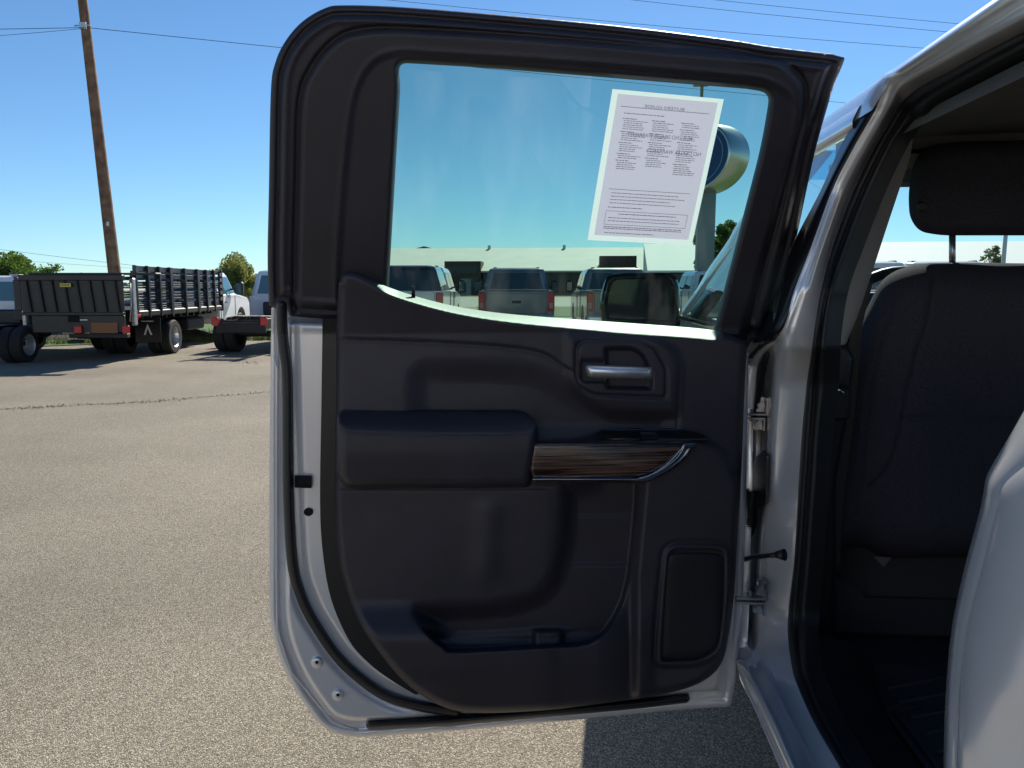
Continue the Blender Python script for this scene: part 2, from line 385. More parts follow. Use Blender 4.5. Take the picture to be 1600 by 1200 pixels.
def sdf(x, y, poly):
    d = pdist(x, y, poly, True); ins = np.zeros(x.shape, bool); L = len(poly)
    for i in range(L):
        x1, y1 = poly[i]; x2, y2 = poly[(i+1) % L]
        if y1 == y2: continue
        c = ((y1 > y) != (y2 > y)) & (x < (x2-x1)*(y-y1)/(y2-y1)+x1); ins ^= c
    return np.where(ins, d, -d)
def S(a, b, x):
    t = np.clip((x-a)/(b-a), 0, 1); return t*t*(3-2*t)
def rnd(d, r):       # quarter-round edge: 0 at d=0 rising to 1 at d=r
    t = np.clip(d/r, 0, 1); return np.sqrt(np.maximum(0, 1-(1-t)**2))

def relief(name, dist, height, box, step, m, parent, back=None, mapper=door_map):
    """height-field mesh over the region dist>0, with an exact outline and a side wall back to 'back'"""
    x0, x1, y0, y1 = box
    xs = np.arange(x0, x1+step, step); ys = np.arange(y0, y1+step, step)
    X, Y = np.meshgrid(xs, ys); D = dist(X.ravel(), Y.ravel()).reshape(X.shape)
    D = np.where(np.abs(D) < 1e-6, 1e-6, D)
    ny, nx = X.shape; vid = {}; VX = []; VY = []; faces = []
    def node(i, j):
        k = (i, j)
        if k not in vid: vid[k] = len(VX); VX.append(X[i, j]); VY.append(Y[i, j])
        return vid[k]
    def cross(i, j, a, b):
        k = (i, j, a, b) if (i, j) < (a, b) else (a, b, i, j)
        if k not in vid:
            t = D[i, j]/(D[i, j]-D[a, b]); t = min(max(t, 0.02), 0.98)
            vid[k] = len(VX); VX.append(X[i, j]+t*(X[a, b]-X[i, j])); VY.append(Y[i, j]+t*(Y[a, b]-Y[i, j]))
        return vid[k]
    In = D > 0
    any_ = In[:-1, :-1] | In[1:, :-1] | In[:-1, 1:] | In[1:, 1:]
    for i, j in zip(*np.nonzero(any_)):
        c = ((i, j), (i+1, j), (i+1, j+1), (i, j+1)); f = []
        for k in range(4):
            a = c[k]; b = c[(k+1) % 4]
            if In[a]: f.append(node(*a))
            if In[a] != In[b]: f.append(cross(*a, *b))
        if len(f) > 2: faces.append(f)
    vx = np.array(VX); vy = np.array(VY); w = height(vx, vy) if callable(height) else np.full(vx.shape, float(height))
    P = mapper(vx, vy, w)
    verts = P.tolist(); nf = len(faces)
    if back is not None:
        ec = {}
        for f in faces:
            for k in range(len(f)):
                a, b = f[k], f[(k+1) % len(f)]
                if (b, a) in ec: del ec[(b, a)]
                else: ec[(a, b)] = 1
        bv = sorted({a for e in ec for a in e}); bi = {a: len(verts)+n_ for n_, a in enumerate(bv)}
        ba = np.array(bv); PB = mapper(vx[ba], vy[ba], np.full(len(bv), float(back)))
        bj = {a: len(verts)+len(bv)+n_ for n_, a in enumerate(bv)}
        verts += P[ba].tolist(); verts += PB.tolist()
        for (a, b) in ec: faces.append([bi[b], bi[a], bj[a], bj[b]])
    me = bpy.data.meshes.new(name); me.from_pydata(verts, [], faces)
    me.polygons.foreach_set('use_smooth', [k < nf for k in range(len(faces))]); me.update()
    o = link(name, me, m, parent)
    return o
def stroke(name, path, hw, h0, h1, m, parent, step=2.0, back=None, mapper=door_map, taper=None):
    path = np.array(path, float); x0, y0 = path.min(0)-hw-3; x1, y1 = path.max(0)+hw+3
    def dd(x, y): return hw - pdist(x, y, path)
    def hh(x, y):
        t = np.clip(pdist(x, y, path)/hw, 0, 1); return h0 + (h1-h0)*np.sqrt(1-t*t*0.999)
    return relief(name, dd, hh, (x0, x1, y0, y1), step, m, parent, back, mapper)
# ================================================================== the silver pickup with its rear door open
truck = empty('pickup_truck', (1.42, 1.2, 0), 'silver crew cab pickup in the foreground with its rear door swung wide open', 'pickup truck')
door = None
# ---- painted door shell
TOP = cr([(530, 436), (536, 427), (546, 424), (560, 427), (600, 446), (650, 463), (700, 476), (750, 485), (800, 491), (860, 496), (1000, 506), (1080, 512), (1117, 516)], 6)
PO = np.vstack([TOP, np.array([(1150, 526), (1166, 532)], float),
     cr([(1167, 545), (1163, 620), (1160, 700), (1157, 760), (1152, 850), (1147, 930), (1140, 985), (1130, 1030), (1112, 1055), (1080, 1073), (1030, 1086), (980, 1094), (920, 1102), (860, 1109), (800, 1113), (753, 1114), (710, 1110), (667, 1092), (617, 1050), (560, 970), (533, 897), (525, 840), (522, 780), (522, 760), (524, 640), (526, 500), (529, 445)], 6)])
SH = rp([(424, 478, 4), (421, 700, 0), (421, 985, 60), (452, 1068, 50), (505, 1140, 40), (548, 1153, 30), (700, 1143, 60), (917, 1123, 60), (1047, 1110, 30), (1143, 1104, 8), (1151, 1052, 10),
         (1160, 960, 40), (1166, 800, 40), (1168, 600, 10), (1170, 550, 0), (1100, 548, 0), (860, 530, 0), (700, 512, 0), (560, 482, 0), (500, 480, 0)])
def shell_h(x, y):
    d = sdf(x, y, SH)
    left = S(640, 520, x)*1.0
    h = -0.052 + 0.010*rnd(d, 6) - 0.008*(S(9, 12, d)-S(15, 19, d)) + 0.044*S(18, 30, d)
    h = h - 0.035*S(16, 30, sdf(x, y, PO))
    rim = pdist(x, y, RIDGE); h = h - 0.010*(1-S(10, 26, rim))
    return h
RIDGE = cr([(446, 480), (449, 560), (453, 700), (455, 780), (461, 880), (474, 930), (494, 972), (537, 1033), (597, 1082), (664, 1105), (712, 1114)])
door = relief('rear_door', lambda x, y: sdf(x, y, SH), shell_h, (415, 1178, 415, 1158), 3, M['silver'], truck, back=-0.10)
door['label'] = 'open rear door seen from its inner side, black frame over silver metal'
# thin crease on the outer skin at the far left
MB().tube([dpt(429, 560, -0.043), dpt(432, 575, -0.040), dpt(432, 700, -0.040), dpt(432, 900, -0.040), dpt(433, 985, -0.040), dpt(455, 1050, -0.040), dpt(520, 1128, -0.040), dpt(560, 1141, -0.040)], 0.0022, 6).build('hem_bead', M['silver'], door)

# ---- upper frame (black) with window hole
FO = np.vstack([cr([(420, 478), (418, 400), (420, 299), (423, 144), (430, 98), (446, 64), (472, 34), (507, 13), (540, 8), (644, 12), (860, 30), (1000, 44), (1140, 62), (1207, 73), (1300, 84)], 5),
                rp([(1321, 87, 6), (1318, 98, 6), (1303, 133, 4), (1287, 187, 10), (1273, 237, 20), (1240, 393, 20), (1216, 480, 10), (1209, 532, 2), (1174, 534, 2)])[2:],
                np.array([(1168, 545), (1120, 545), (900, 540), (700, 520), (560, 515), (526, 499), (504, 498), (453, 494), (446, 478)], float)])
WIN = rp([(622, 98, 42), (760, 106, 60), (1168, 139, 10), (1203, 145, 42), (1190, 225, 60), (1116, 512, 0), (1114, 540, 0), (850, 540, 0), (604, 540, 0), (604, 500, 0), (607, 455, 0), (616, 300, 60), (626, 130, 20)])
RID = np.vstack([cr([(528, 470), (530, 400), (537, 299), (548, 190), (560, 135), (585, 97), (624, 83), (687, 86), (900, 99), (1150, 121), (1200, 130), (1232, 150), (1243, 185), (1235, 240), (1195, 400), (1165, 520)], 5), np.array([(1100, 540), (560, 540)], float)])
INN = np.vstack([cr([(462, 478), (463, 400), (466, 280), (470, 160), (486, 110), (520, 67), (560, 49), (640, 46), (860, 60), (1140, 86), (1219, 97), (1251, 123), (1257, 152), (1251, 189), (1215, 330), (1178, 470), (1168, 520)], 5), np.array([(1160, 545), (470, 545)], float)])
def frame_h(x, y):
    d = sdf(x, y, FO); wi = -sdf(x, y, WIN); ri = sdf(x, y, RID); ii = sdf(x, y, INN)
    h = -0.046 + 0.016*rnd(d, 9) - 0.007*np.exp(-((d-13)/2.6)**2)
    h = h + 0.020*S(14, 24, d) - 0.004*S(24, 34, d)
    h = h - 0.009*np.exp(-((ii+3)/3.0)**2) + 0.010*S(-2, 10, ii)
    h = h - 0.005*S(-6, 8, ri) + 0.0015*np.exp(-((ri+4)/5.0)**2)
    h = h - 0.06*(1-rnd(wi, 9))
    h = h - 0.012*S(1246, 1262, x + (y-190)*0.29)*S(150, 190, y)      # channel side on the hinge edge
    return h
relief('window_frame', lambda x, y: np.minimum(sdf(x, y, FO), -sdf(x, y, WIN)), frame_h, (412, 1326, 2, 548), 2.5, M['frame'], door, back=-0.085)
stroke('glass_channel', [(1257, 196), (1250, 225), (1228, 300), (1203, 400), (1180, 505)], 5.5, -0.052, -0.030, mat('channel', (0.10, 0.085, 0.085), 0.4), door, back=-0.06)
# ---- glass
relief('window_glass', lambda x, y: sdf(x, y, rp([(585, 70, 20), (1225, 120, 20), (1120, 560, 10), (585, 540, 10)])), -0.060, (580, 1230, 65, 565), 20, M['glass'], door)
# ---- weatherstrips on the shell
stroke('weatherstrip', cr([(440, 478), (441, 510), (444, 545), (449, 590), (450, 700), (451, 780), (457, 880), (470, 930), (490, 972), (533, 1033), (593, 1082), (650, 1102), (712, 1112)]), 8.5, -0.010, 0.012, M['rubber'], door)
stroke('bottom_seal', [(579, 1133), (700, 1127), (860, 1113), (1000, 1100), (1071, 1091)], 7, -0.030, 0.006, M['rubber'], door, back=-0.05)
relief('panel_flange', lambda x, y: sdf(x, y, np.vstack([cr([(504, 498), (502, 640), (500, 780), (504, 860), (517, 935), (545, 1000), (575, 1035), (610, 1062), (650, 1086)], 5), np.array([(700, 1060), (620, 960), (560, 800), (545, 600), (545, 498)], float)])),
       lambda x, y: 0.010+0*x, (495, 705, 495, 1090), 3, M['black'], door, back=-0.008)

# ---- inner panel
STITCH = cr([(525, 530), (600, 532), (685, 535), (780, 541), (837, 549), (862, 559), (880, 572), (896, 581)], 8)
BEZ = rp([(900, 531, 22), (1000, 533, 14), (1022, 541, 10), (1041, 576, 8), (1041, 622, 8), (920, 617, 16), (900, 595, 16)])
CUP = rp([(943, 541, 8), (990, 541, 8), (1007, 553, 6), (1021, 580, 6), (1020, 611, 6), (945, 609, 8)])
LEV = rp([(904, 560, 10), (950, 560, 2), (950, 600, 2), (904, 600, 10)])
MOUND = rp([(886, 500, 20), (1030, 520, 30), (1064, 560, 30), (1062, 600, 14), (1058, 650, 10), (935, 648, 40), (888, 600, 20)])
CONC = rp([(640, 566, 40), (840, 572, 60), (905, 615, 30), (960, 634, 10), (1056, 640, 16), (1054, 690, 6), (640, 690, 40)])
POCK = np.vstack([np.array([(872, 748), (997, 748)], float), cr([(997, 756), (995, 800), (989, 860), (983, 905), (972, 945), (950, 984), (925, 1004), (900, 1010)], 5), cr([(820, 1014), (710, 1019), (692, 1012), (670, 994), (645, 965), (640, 952), (648, 941), (665, 938)], 5), cr([(760, 936), (810, 928), (840, 915), (858, 885), (868, 840), (872, 780)], 5)])
LIPT = cr([(530, 938), (640, 940), (700, 942), (900, 946), (985, 800), (990, 760)], 4)
LOWR = np.vstack([np.array([(835, 690), (900, 686), (935, 676)], float), cr([(975, 672), (1060, 672), (1105, 684), (1125, 695), (1142, 715), (1152, 740)], 5), np.array([(1175, 760), (1175, 1130), (985, 1130), (985, 900), (998, 756), (835, 756)], float)])
LOWL = rp([(515, 940, 0), (700, 940, 0), (930, 940, 0), (985, 880, 0), (1000, 750, 0), (1180, 750, 0), (1180, 1130, 0), (510, 1130, 0)])
GRO = rp([(1036, 848, 24), (1090, 846, 30), (1143, 850, 22), (1143, 940, 40), (1134, 1018, 26), (1098, 1042, 20), (1022, 1044, 16), (1024, 990, 20)])
def panel_h(x, y):
    d = sdf(x, y, PO); dt = pdist(x, y, TOP)
    h = 0.034 + 0*x
    # bolster above the stitch line
    yst = np.interp(x, STITCH[:, 0], STITCH[:, 1])
    above = S(6, -6, y-yst)*S(905, 885, x)
    h = h + 0.007*above
    h = h - 0.018*S(-14, 34, sdf(x, y, CONC)) + 0.012*S(-10, 12, sdf(x, y, MOUND))*S(16, 34, dt)
    # seam at the right third
    h = h - 0.003*np.exp(-((x-(1062-(y-600)*0.06))/2.0)**2)*S(560, 590, y)*S(690, 670, y)
    # bezel ring and cup
    b = sdf(x, y, BEZ); h = h - 0.006*np.exp(-(b/2.2)**2) + 0.003*S(1, 5, b)
    h = h - 0.024*S(-1, 7, sdf(x, y, CUP)) ; h = np.where(sdf(x, y, CUP) < 0, h - 0.012*S(-1, 6, sdf(x, y, LEV)), h)
    # lower right bulge (switch pod and speaker area)
    lr = sdf(x, y, LOWR); h = h + 0.030*S(-3, 16, lr)
    # below the armrest
    low = S(762, 768, y); h = h + 0.004*low*S(880, 850, x)
    ll = sdf(x, y, LOWL)
    # scooped pocket
    h = h + 0.046*S(934, 1006, y)*S(1000, 930, x)*(1-0.35*S(1040, 1120, y))
    h = h + 0.014*S(930, 1000, y)*S(930, 1000, x)*S(1030, 1000, x)
    p = sdf(x, y, POCK)
    soft = S(-4, 34, p); hard = S(-1.5, 6, p)
    wr = S(880, 950, x+ (y-760)*0.1)*1.0; wl = S(975, 1000, y); wt = np.clip(wr+wl, 0, 1)
    k = hard*wt + soft*(1-wt)
    floor_ = -0.004 + 0.003*S(803, 809, y) + 0.005*S(878, 886, y) + 0.012*S(985, 1010, y) + 0.012*S(20, 0, p)*(1-wt)
    floor_ = floor_ + 0.022*(S(828, 840, x)-S(872, 884, x))*S(980, 990, y)
    h = h*(1-k) + floor_*k
    # soft vertical light crease on the lower left
    h = h + 0.006*np.exp(-((x-(765-(y-780)*0.06))/22.0)**2)*S(770, 800, y)*S(930, 880, y)
    # speaker well
    g = sdf(x, y, GRO); h = h - 0.005*np.exp(-(g/3.5)**2) + 0.004*np.exp(-((g-7)/3.5)**2) - 0.010*S(9, 13, g)
    # ridge on the right lower part
    h = h - 0.012*S(1018, 1036, x - (940-y)*0.08)*S(880, 960, y)*S(1090, 1040, y)*(1-S(-4, 4, g))
    # stitch groove
    ds = pdist(x, y, STITCH); h = h - 0.0035*np.exp(-(ds/1.8)**2)
    # outer edge: round down to the flange
    h = h*1.0 - 0.030*(1-rnd(d, 13))*S(4, 30, dt)
    # window shelf: rolls back to the glass
    t = np.clip(dt/(10.0+5.5*S(620, 1000, x)), 0, 1)
    sh = (1-S(1105, 1135, x))*S(585, 625, x)
    u_ = 1-np.clip(dt/(12.0+6.5*S(620, 1000, x)), 0, 1); h = h - sh*0.104*(u_-.22*(1-np.exp(-u_/.22))) - (1-sh)*0.030*(1-rnd(dt, 12))
    return h
relief('inner_panel', lambda x, y: sdf(x, y, PO), panel_h, (515, 1175, 418, 1120), 2.2, M['panel'], door, back=-0.056)
# stitches
def stitches(path, w, gap=5.2, off=2.6, parent=None):
    mb = MB(); seg = np.hypot(*np.diff(path, axis=0).T); L = np.concatenate([[0], np.cumsum(seg)])
    for s_ in np.arange(3, L[-1]-3, gap):
        a = np.array([np.interp(s_, L, path[:, 0]), np.interp(s_, L, path[:, 1])]); b = np.array([np.interp(s_+gap*0.55, L, path[:, 0]), np.interp(s_+gap*0.55, L, path[:, 1])])
        for o_ in (-off, off):
            hw = w(np.array([a[0], b[0]]), np.array([a[1]+o_, b[1]+o_])) if callable(w) else np.array([w, w])
            P = door_map([a[0], b[0]], [a[1]+o_, b[1]+o_], hw+0.0007); mb.tube([Vector(P[0]), Vector(P[1])], 0.00055, 4)
    return mb.build('stitching', M['thread'], parent or door)
stitches(STITCH, panel_h)
# door handle
relief('handle_bezel', lambda x, y: np.minimum(sdf(x, y, CUP+np.array([0, 0])), 999), lambda x, y: 0.032+0.004*rnd(sdf(x, y, CUP), 4) - 0.016*S(4, 7, sdf(x, y, CUP)), (940, 1025, 536, 614), 1.8, M['black'], door)
LEVER = rp([(913, 569, 8), (960, 571, 0), (1021, 573, 4), (1020, 593, 4), (960, 592, 0), (918, 590, 8)])
relief('door_handle', lambda x, y: sdf(x, y, LEVER), lambda x, y: 0.050+0.016*rnd(sdf(x, y, LEVER), 10)-0.010*((x-965)/55.0)**2, (908, 1026, 565, 597), 1.6, M['chrome'], door, back=0.03)
# armrest
ARM = rp([(527, 639, 18), (700, 641, 60), (820, 641, 26), (842, 664, 16), (841, 700, 6), (833, 745, 4), (828, 762, 10), (540, 764, 14), (525, 742, 10)])
ARML = cr([(530, 668), (545, 676), (600, 679), (700, 681), (800, 681), (828, 678), (840, 668)], 6)
def arm_h(x, y):
    d = sdf(x, y, ARM); yl = np.interp(x, ARML[:, 0], ARML[:, 1])
    top = S(-46, 0, y-yl); h = 0.036 + 0.064*top**0.8
    h = h - 0.010*S(700, 764, y) - 0.040*(1-rnd(np.minimum(d, (x-525)*0.9+0.01), 16))*S(660, 690, y)
    h = h - 0.020*(1-rnd(d, 10)) - 0.003*np.exp(-((y-yl)/1.6)**2)
    return h
relief('armrest', lambda x, y: sdf(x, y, ARM), arm_h, (520, 848, 634, 770), 2, M['leather'], door, back=0.03)
stitches(ARML[4:-4], arm_h, parent=door)
# wood trim and chrome
WD = np.vstack([np.array([(831, 694), (838, 692.5), (960, 693), (1068, 694)], float), cr([(1068, 694), (1057, 712), (1034, 731), (1009, 743), (987, 748)], 6), np.array([(833, 748), (828, 735)], float)])
relief('wood_trim', lambda x, y: sdf(x, y, WD), lambda x, y: 0.083+0.006*rnd(sdf(x, y, WD), 6)-0.003*((y-720)/28.0)**2, (825, 1072, 689, 751), 1.8, M['wood'], door, back=0.03)
BL = np.vstack([cr([(1068, 694), (1057, 712), (1034, 731), (1009, 743), (987, 748)], 6), np.array([(833, 748), (833, 750.5), (980, 751)], float), cr([(998, 754), (1020, 750), (1047, 736), (1072, 716), (1086, 695)], 6)])
relief('chrome_blade', lambda x, y: sdf(x, y, BL), lambda x, y: 0.082+0.006*rnd(sdf(x, y, BL), 3)-0.004*S(2, 14, sdf(x, y, BL)), (828, 1090, 690, 758), 1.4, mat('blade', (0.20, 0.22, 0.26), 0.18, 0.9), door, back=0.04)
stroke('chrome_edge', cr([(833, 749), (980, 749), (1000, 747), (1022, 739), (1046, 722), (1064, 702), (1070, 695), (1086, 694)], 6), 1.3, 0.084, 0.092, M['bright'], door, step=1.0)
# switch pod on the shelf
POD = rp([(928, 684, 8), (938, 671, 8), (975, 668, 10), (1060, 669, 20), (1098, 678, 10), (1108, 688, 6), (1000, 690, 10)])
relief('switch_pod', lambda x, y: sdf(x, y, POD), lambda x, y: 0.045+0.032*S(668, 690, y)-0.004*np.exp(-((x-1005)/16.)**2), (922, 1112, 664, 692), 1.8, M['gloss_black'], door, back=0.03)
relief('window_switch', lambda x, y: sdf(x, y, rp([(1000, 675, 3), (1026, 676, 3), (1030, 686, 3), (1002, 686, 3)])), lambda x, y: 0.062+0.020*S(676, 688, y), (996, 1034, 672, 690), 1.5, M['black'], door, back=0.04)
# speaker
GRI = rp([(1040, 864, 18), (1090, 862, 20), (1134, 866, 16), (1134, 935, 40), (1125, 1012, 20), (1094, 1032, 18), (1034, 1034, 12), (1034, 990, 20)])
relief('speaker_grille', lambda x, y: sdf(x, y, GRI), lambda x, y: 0.053+0.008*rnd(sdf(x, y, GRI), 18), (1028, 1140, 858, 1040), 2, M['mesh'], door, back=0.03)
# small hardware
mb = MB(); mb.box(-0.012, 0.012, -0.004, 0.004, -0.0085, 0.0085, 0.001)
relief('latch_opening', lambda x, y: sdf(x, y, rp([(460, 743, 2), (487, 743, 2), (487, 763, 2), (460, 762, 2)])), lambda x, y: 0.012-0.003*S(2, 5, sdf(x, y, rp([(460, 743, 2), (487, 743, 2), (487, 763, 2), (460, 762, 2)]))), (456, 492, 738, 768), 1.5, M['hole'], door, back=-0.01)
relief('plug_hole', lambda x, y: 6.5-np.hypot((x-482)/1.15, y-800), 0.0045, (470, 494, 790, 810), 1.5, M['hole'], door)
for bx, by in ((495, 1035), (528, 1086)):
    b_ = relief('door_bolt', lambda x, y: 10-np.hypot(x-bx, y-by), lambda x, y: 0.0+0.010*rnd(10-np.hypot(x-bx, y-by), 8), (bx-12, bx+12, by-12, by+12), 1.2, M['silver'], door, back=-.01)
    relief('bolt_socket', lambda x, y: 2.6-np.hypot(x-bx, y-by), 0.0105, (bx-4, bx+4, by-4, by+4), 1, M['hole'], door)
# lock pin standing on the shelf
MB().tube([dpt(646, 466, -0.02), dpt(646, 455, -0.02), dpt(645, 447, -0.02)], [0.0042, 0.0035, 0.0028], 10).build('lock_pin', M['black'], door)
# ================================================================== truck body (thing: truck)
def resamp(P, n, key=None):
    P = [Vector(p) for p in P]; L = [0.0]
    for a, b in zip(P, P[1:]): L.append(L[-1]+(b-a).length)
    out = []
    for k in range(n):
        s_ = L[-1]*k/(n-1); i = 0
        while i < len(P)-2 and L[i+1] < s_: i += 1
        t = (s_-L[i])/max(1e-9, L[i+1]-L[i]); out.append(P[i].lerp(P[i+1], t))
    return out
def curve(px, off, n=8, cl=False):
    c = cr([(p[0], p[1]) for p in px], n); offs = [p[2] if len(p) > 2 else off for p in px]
    o = np.interp(np.arange(len(c))/n, np.arange(len(px)), offs)
    return [atB(c[i][0], c[i][1], o[i]) for i in range(len(c))]
# the door opening, traced station by station from the roof rail down the pillar to the sill
ST = [ # outer, inner edge of the lit bead, ridge, seal outer, seal groove, seal inner
 ((1700,-104),(1715,-102),(1745,-58),(1740,-22),(1745,-6),(1750,8)),
 ((1552,0),(1566,0),(1600,22),(1600,50),(1600,67),(1600,83)),
 ((1500,36),(1512,38),(1540,54),(1544,78),(1546,96),(1548,110)),
 ((1440,78),(1449,81),(1470,94),(1478,114),(1482,132),(1486,144)),
 ((1396,108),(1404,112),(1428,118),(1440,134),(1452,148),(1458,162)),
 ((1372,124),(1386,127),(1402,134),(1416,152),(1430,164),(1440,180)),
 ((1345,170),(1367,174),(1384,170),(1402,170),(1416,173),(1428,184)),
 ((1328,202),(1350,203),(1366,202),(1383,202),(1398,202),(1411,205)),
 ((1311,233),(1333,233),(1348,233),(1365,233),(1380,233),(1394,233)),
 ((1282,298),(1300,298),(1313,298),(1333,298),(1348,298),(1363,298)),
 ((1237,387),(1268,387),(1280,387),(1300,387),(1313,387),(1328,387)),
 ((1222,452),(1242,452),(1256,452),(1283,452),(1294,452),(1305,452)),
 ((1203,517),(1220,517),(1232,517),(1272,517),(1281,517),(1294,517)),
 ((1168,560),(1190,560),(1219,560),(1266,560),(1278,560),(1292,560)),
 ((1160,600),(1180,600),(1211,600),(1260,600),(1274,600),(1290,600)),
 ((1156,680),(1176,680),(1205,680),(1252,680),(1268,680),(1282,680)),
 ((1156,760),(1176,760),(1202,760),(1247,760),(1262,760),(1277,760)),
 ((1154,820),(1172,820),(1191,820),(1244,820),(1258,820),(1272,820)),
 ((1152,880),(1168,880),(1185,880),(1240,880),(1254,880),(1268,880)),
 ((1150,960),(1164,960),(1179,960),(1231,960),(1246,960),(1261,960)),
 ((1148,1005),(1156,1002),(1182,1000),(1231,1000),(1246,998),(1261,996)),
 ((1151,1036),(1158,1030),(1192,1030),(1236,1036),(1249,1030),(1262,1026)),
 ((1165,1074),(1180,1072),(1204,1062),(1244,1068),(1256,1062),(1268,1058)),
 ((1185,1118),(1205,1120),(1232,1118),(1272,1130),(1283,1125),(1294,1120)),
 ((1218,1194),(1238,1194),(1270,1192),(1308,1192),(1320,1190),(1332,1188)),
 ((1252,1272),(1272,1268),(1312,1270),(1352,1270),(1364,1268),(1376,1266))]
n_ = len(ST)
OF = np.array([[.008,-.006,.020,.060,.074,.092]]*5 + [[.006,.0,.022,.060,.074,.092]] + [[.004,.010,.026,.066,.080,.094]]*6+[[.004,.016,.032,.085,.098,.112]] + [[.010,.060,.048,.105,.118,.13]] + [[.012,.088,.058,.118,.130,.142]]*6 + [[.010,.050,.058,.11,.12,.13]] + [[0,.015,.056,.095,.105,.115]] + [[0,-.004,.056,.078,.090,.105]]*4)
def column(k, per=7):
    c = cr([r_[k] for r_ in ST], per); o = np.interp(np.arange(len(c))/per, np.arange(n_), OF[:, k])
    return [atB(c[i][0], c[i][1], o[i]) for i in range(len(c))]
Lo, Ao, Bo, Co, Go, Io = [column(k) for k in range(6)]; NN = len(Lo); PER = 7
def wgt(i, a, b, f=1.0):   # 1 between stations a..b
    t = i/PER; return float(S(a-f, a, t)*(1-S(b, b+f, t)))
def mix(a, b, t, push=0.0, fn=None):
    return [p.lerp(q, t) + ((CAM-p.lerp(q, t)).normalized()*(1.5*push*(fn(i) if fn else 1)) if push > 0 else Vector((-push, 0, 0))) for i, (p, q) in enumerate(zip(a, b))]
def off(a, v): return [p+Vector(v) for p in a]
roofw = lambda i: wgt(i, 0, 4); pilw = lambda i: wgt(i, 6, 20); lowp = lambda i: wgt(i, 14, 20); sillw = lambda i: wgt(i, 22, 25)
under = [p + (Vector((0.06, 0.02, -0.10)) if i > 20*PER else Vector((0.03, 0.0, 0.012 if i < 5*PER else 0))) for i, p in enumerate(Lo)]
mb = MB()
R1 = [p.lerp(q, .5)+Vector((.018*roofw(i), .010*roofw(i), 0))+Vector((.004*sillw(i), 0, -.012*sillw(i))) for i, (p, q) in enumerate(zip(Ao, Bo))]
R0 = [p.lerp(q, .25)+Vector((.012*roofw(i), .006*roofw(i), 0))+Vector((.0, 0, -.008*sillw(i))) for i, (p, q) in enumerate(zip(Ao, Bo))]
mb.loft([under, Lo, mix(Lo, Ao, .5, .004, roofw), Ao, R0, R1, mix(Ao, Bo, .8, .004), Bo, mix(Bo, Co, .12, .006), mix(Bo, Co, .3, .007), mix(Bo, Co, .6, .004), mix(Bo, Co, .9, .001), Co, mix(Co, Go, .5, -0.03)])
k_ = int(21.4*PER)
for c_, r_ in ((Lo, .0022), (Ao, .0024), (Bo, .0030)): mb.tube(c_[k_:], r_, 8, cap=False)
body = mb.build('door_opening', M['silver'], truck)
body['label'] = 'silver rail, pillar and sill around the open doorway'
i0, i1 = int(5.6*PER), int(13.2*PER)
sl_ = lambda a: a[i0:i1]
MB().loft([sl_(off(Lo, (.01, -.008, 0))), sl_(mix(Lo, Ao, .0, .007)), sl_(mix(Lo, Ao, .5, .009)), sl_(mix(Lo, Ao, .9, .005)), sl_(off(Ao, (.003, .001, 0)))]).build('pillar_applique', mat('pillar_rubber', (.008, .008, .011), .35), truck)
ws = MB()
def tc(a, k): return [p + (CAM-p).normalized()*k for p in a]
ws.loft([off(Co, (0.012, 0.0, 0)), tc(mix(Co, Go, .03), .006), tc(mix(Co, Go, .12), .020), tc(mix(Co, Go, .45), .030), tc(mix(Co, Go, .8), .024), mix(Co, Go, 1), tc(mix(Go, Io, .2), .018), tc(mix(Go, Io, .6), .020), tc(mix(Go, Io, .9), .010), off(Io, (.03, .01, 0))])
ws.build('opening_weatherstrip', M['rubber'], truck)
A0 = Io

# ---- cab side ahead of the opening: front door skin, fender, rail, roof
def side(z, off=0.0): return XB+off+max(0.0, z-ZB)*TK
mb = MB(); rows = []
for Y in np.linspace(1.80, 2.86, 12):
    rows.append([Vector((side(z), Y, z)) for z in (0.60, 0.62, 0.64, 0.66, 0.9, 1.15, 1.25, 1.31, 1.335, 1.345)] + [Vector((side(1.345)+0.05, Y, 1.352))])
mb.loft(rows); mb.build('front_door', M['silver'], truck)
mb = MB(); mb.loft([[Vector((x, Y, z)) for x, z in ((.46, .44), (.41, .50), (.392, .54), (.388, .57), (.40, .59), (.45, .60))] for Y in (1.74, 2.3, 2.9)]); mb.build('rocker_panel', M['silver'], truck)
rail_y = lambda z: None
roof = MB(); rows = []
for Y in list(np.linspace(0.30, 1.44, 8)) + [1.505, 1.515] + list(np.linspace(1.60, 2.10, 6)):
    f = max(0, (Y-1.85)/0.25)
    prof = [(0.540, 1.775), (0.548, 1.800), (0.556, 1.822), (0.566, 1.838), (0.585, 1.852), (0.64, 1.868), (0.80, 1.893), (1.10, 1.912), (1.42, 1.918), (1.74, 1.912), (2.04, 1.893), (2.20, 1.868), (2.255, 1.852), (2.274, 1.838), (2.284, 1.822), (2.30, 1.775)]
    if Y < 1.51: prof = [(.575, 1.842), (.578, 1.844), (.582, 1.846), (.586, 1.849), (.592, 1.853)] + prof[5:]
    rows.append([Vector((x, Y, z-0.02*f*f)) for x, z in prof])
roof.loft(rows); rf = roof.build('roof', M['silver'], truck)
hl = MB(); rows = []
for Y in np.linspace(0.35, 2.02, 12):
    dz = -0.03*(1-((Y-1.2)/0.9)**2)*0
    rows.append([Vector((x, Y, z+dz)) for x, z in [(0.625, 1.745), (0.64, 1.775), (0.68, 1.795), (0.85, 1.815), (1.42, 1.83), (2.0, 1.815), (2.2, 1.77)]])
hl.loft(rows)
hl.build('headliner', M['headliner'], truck)
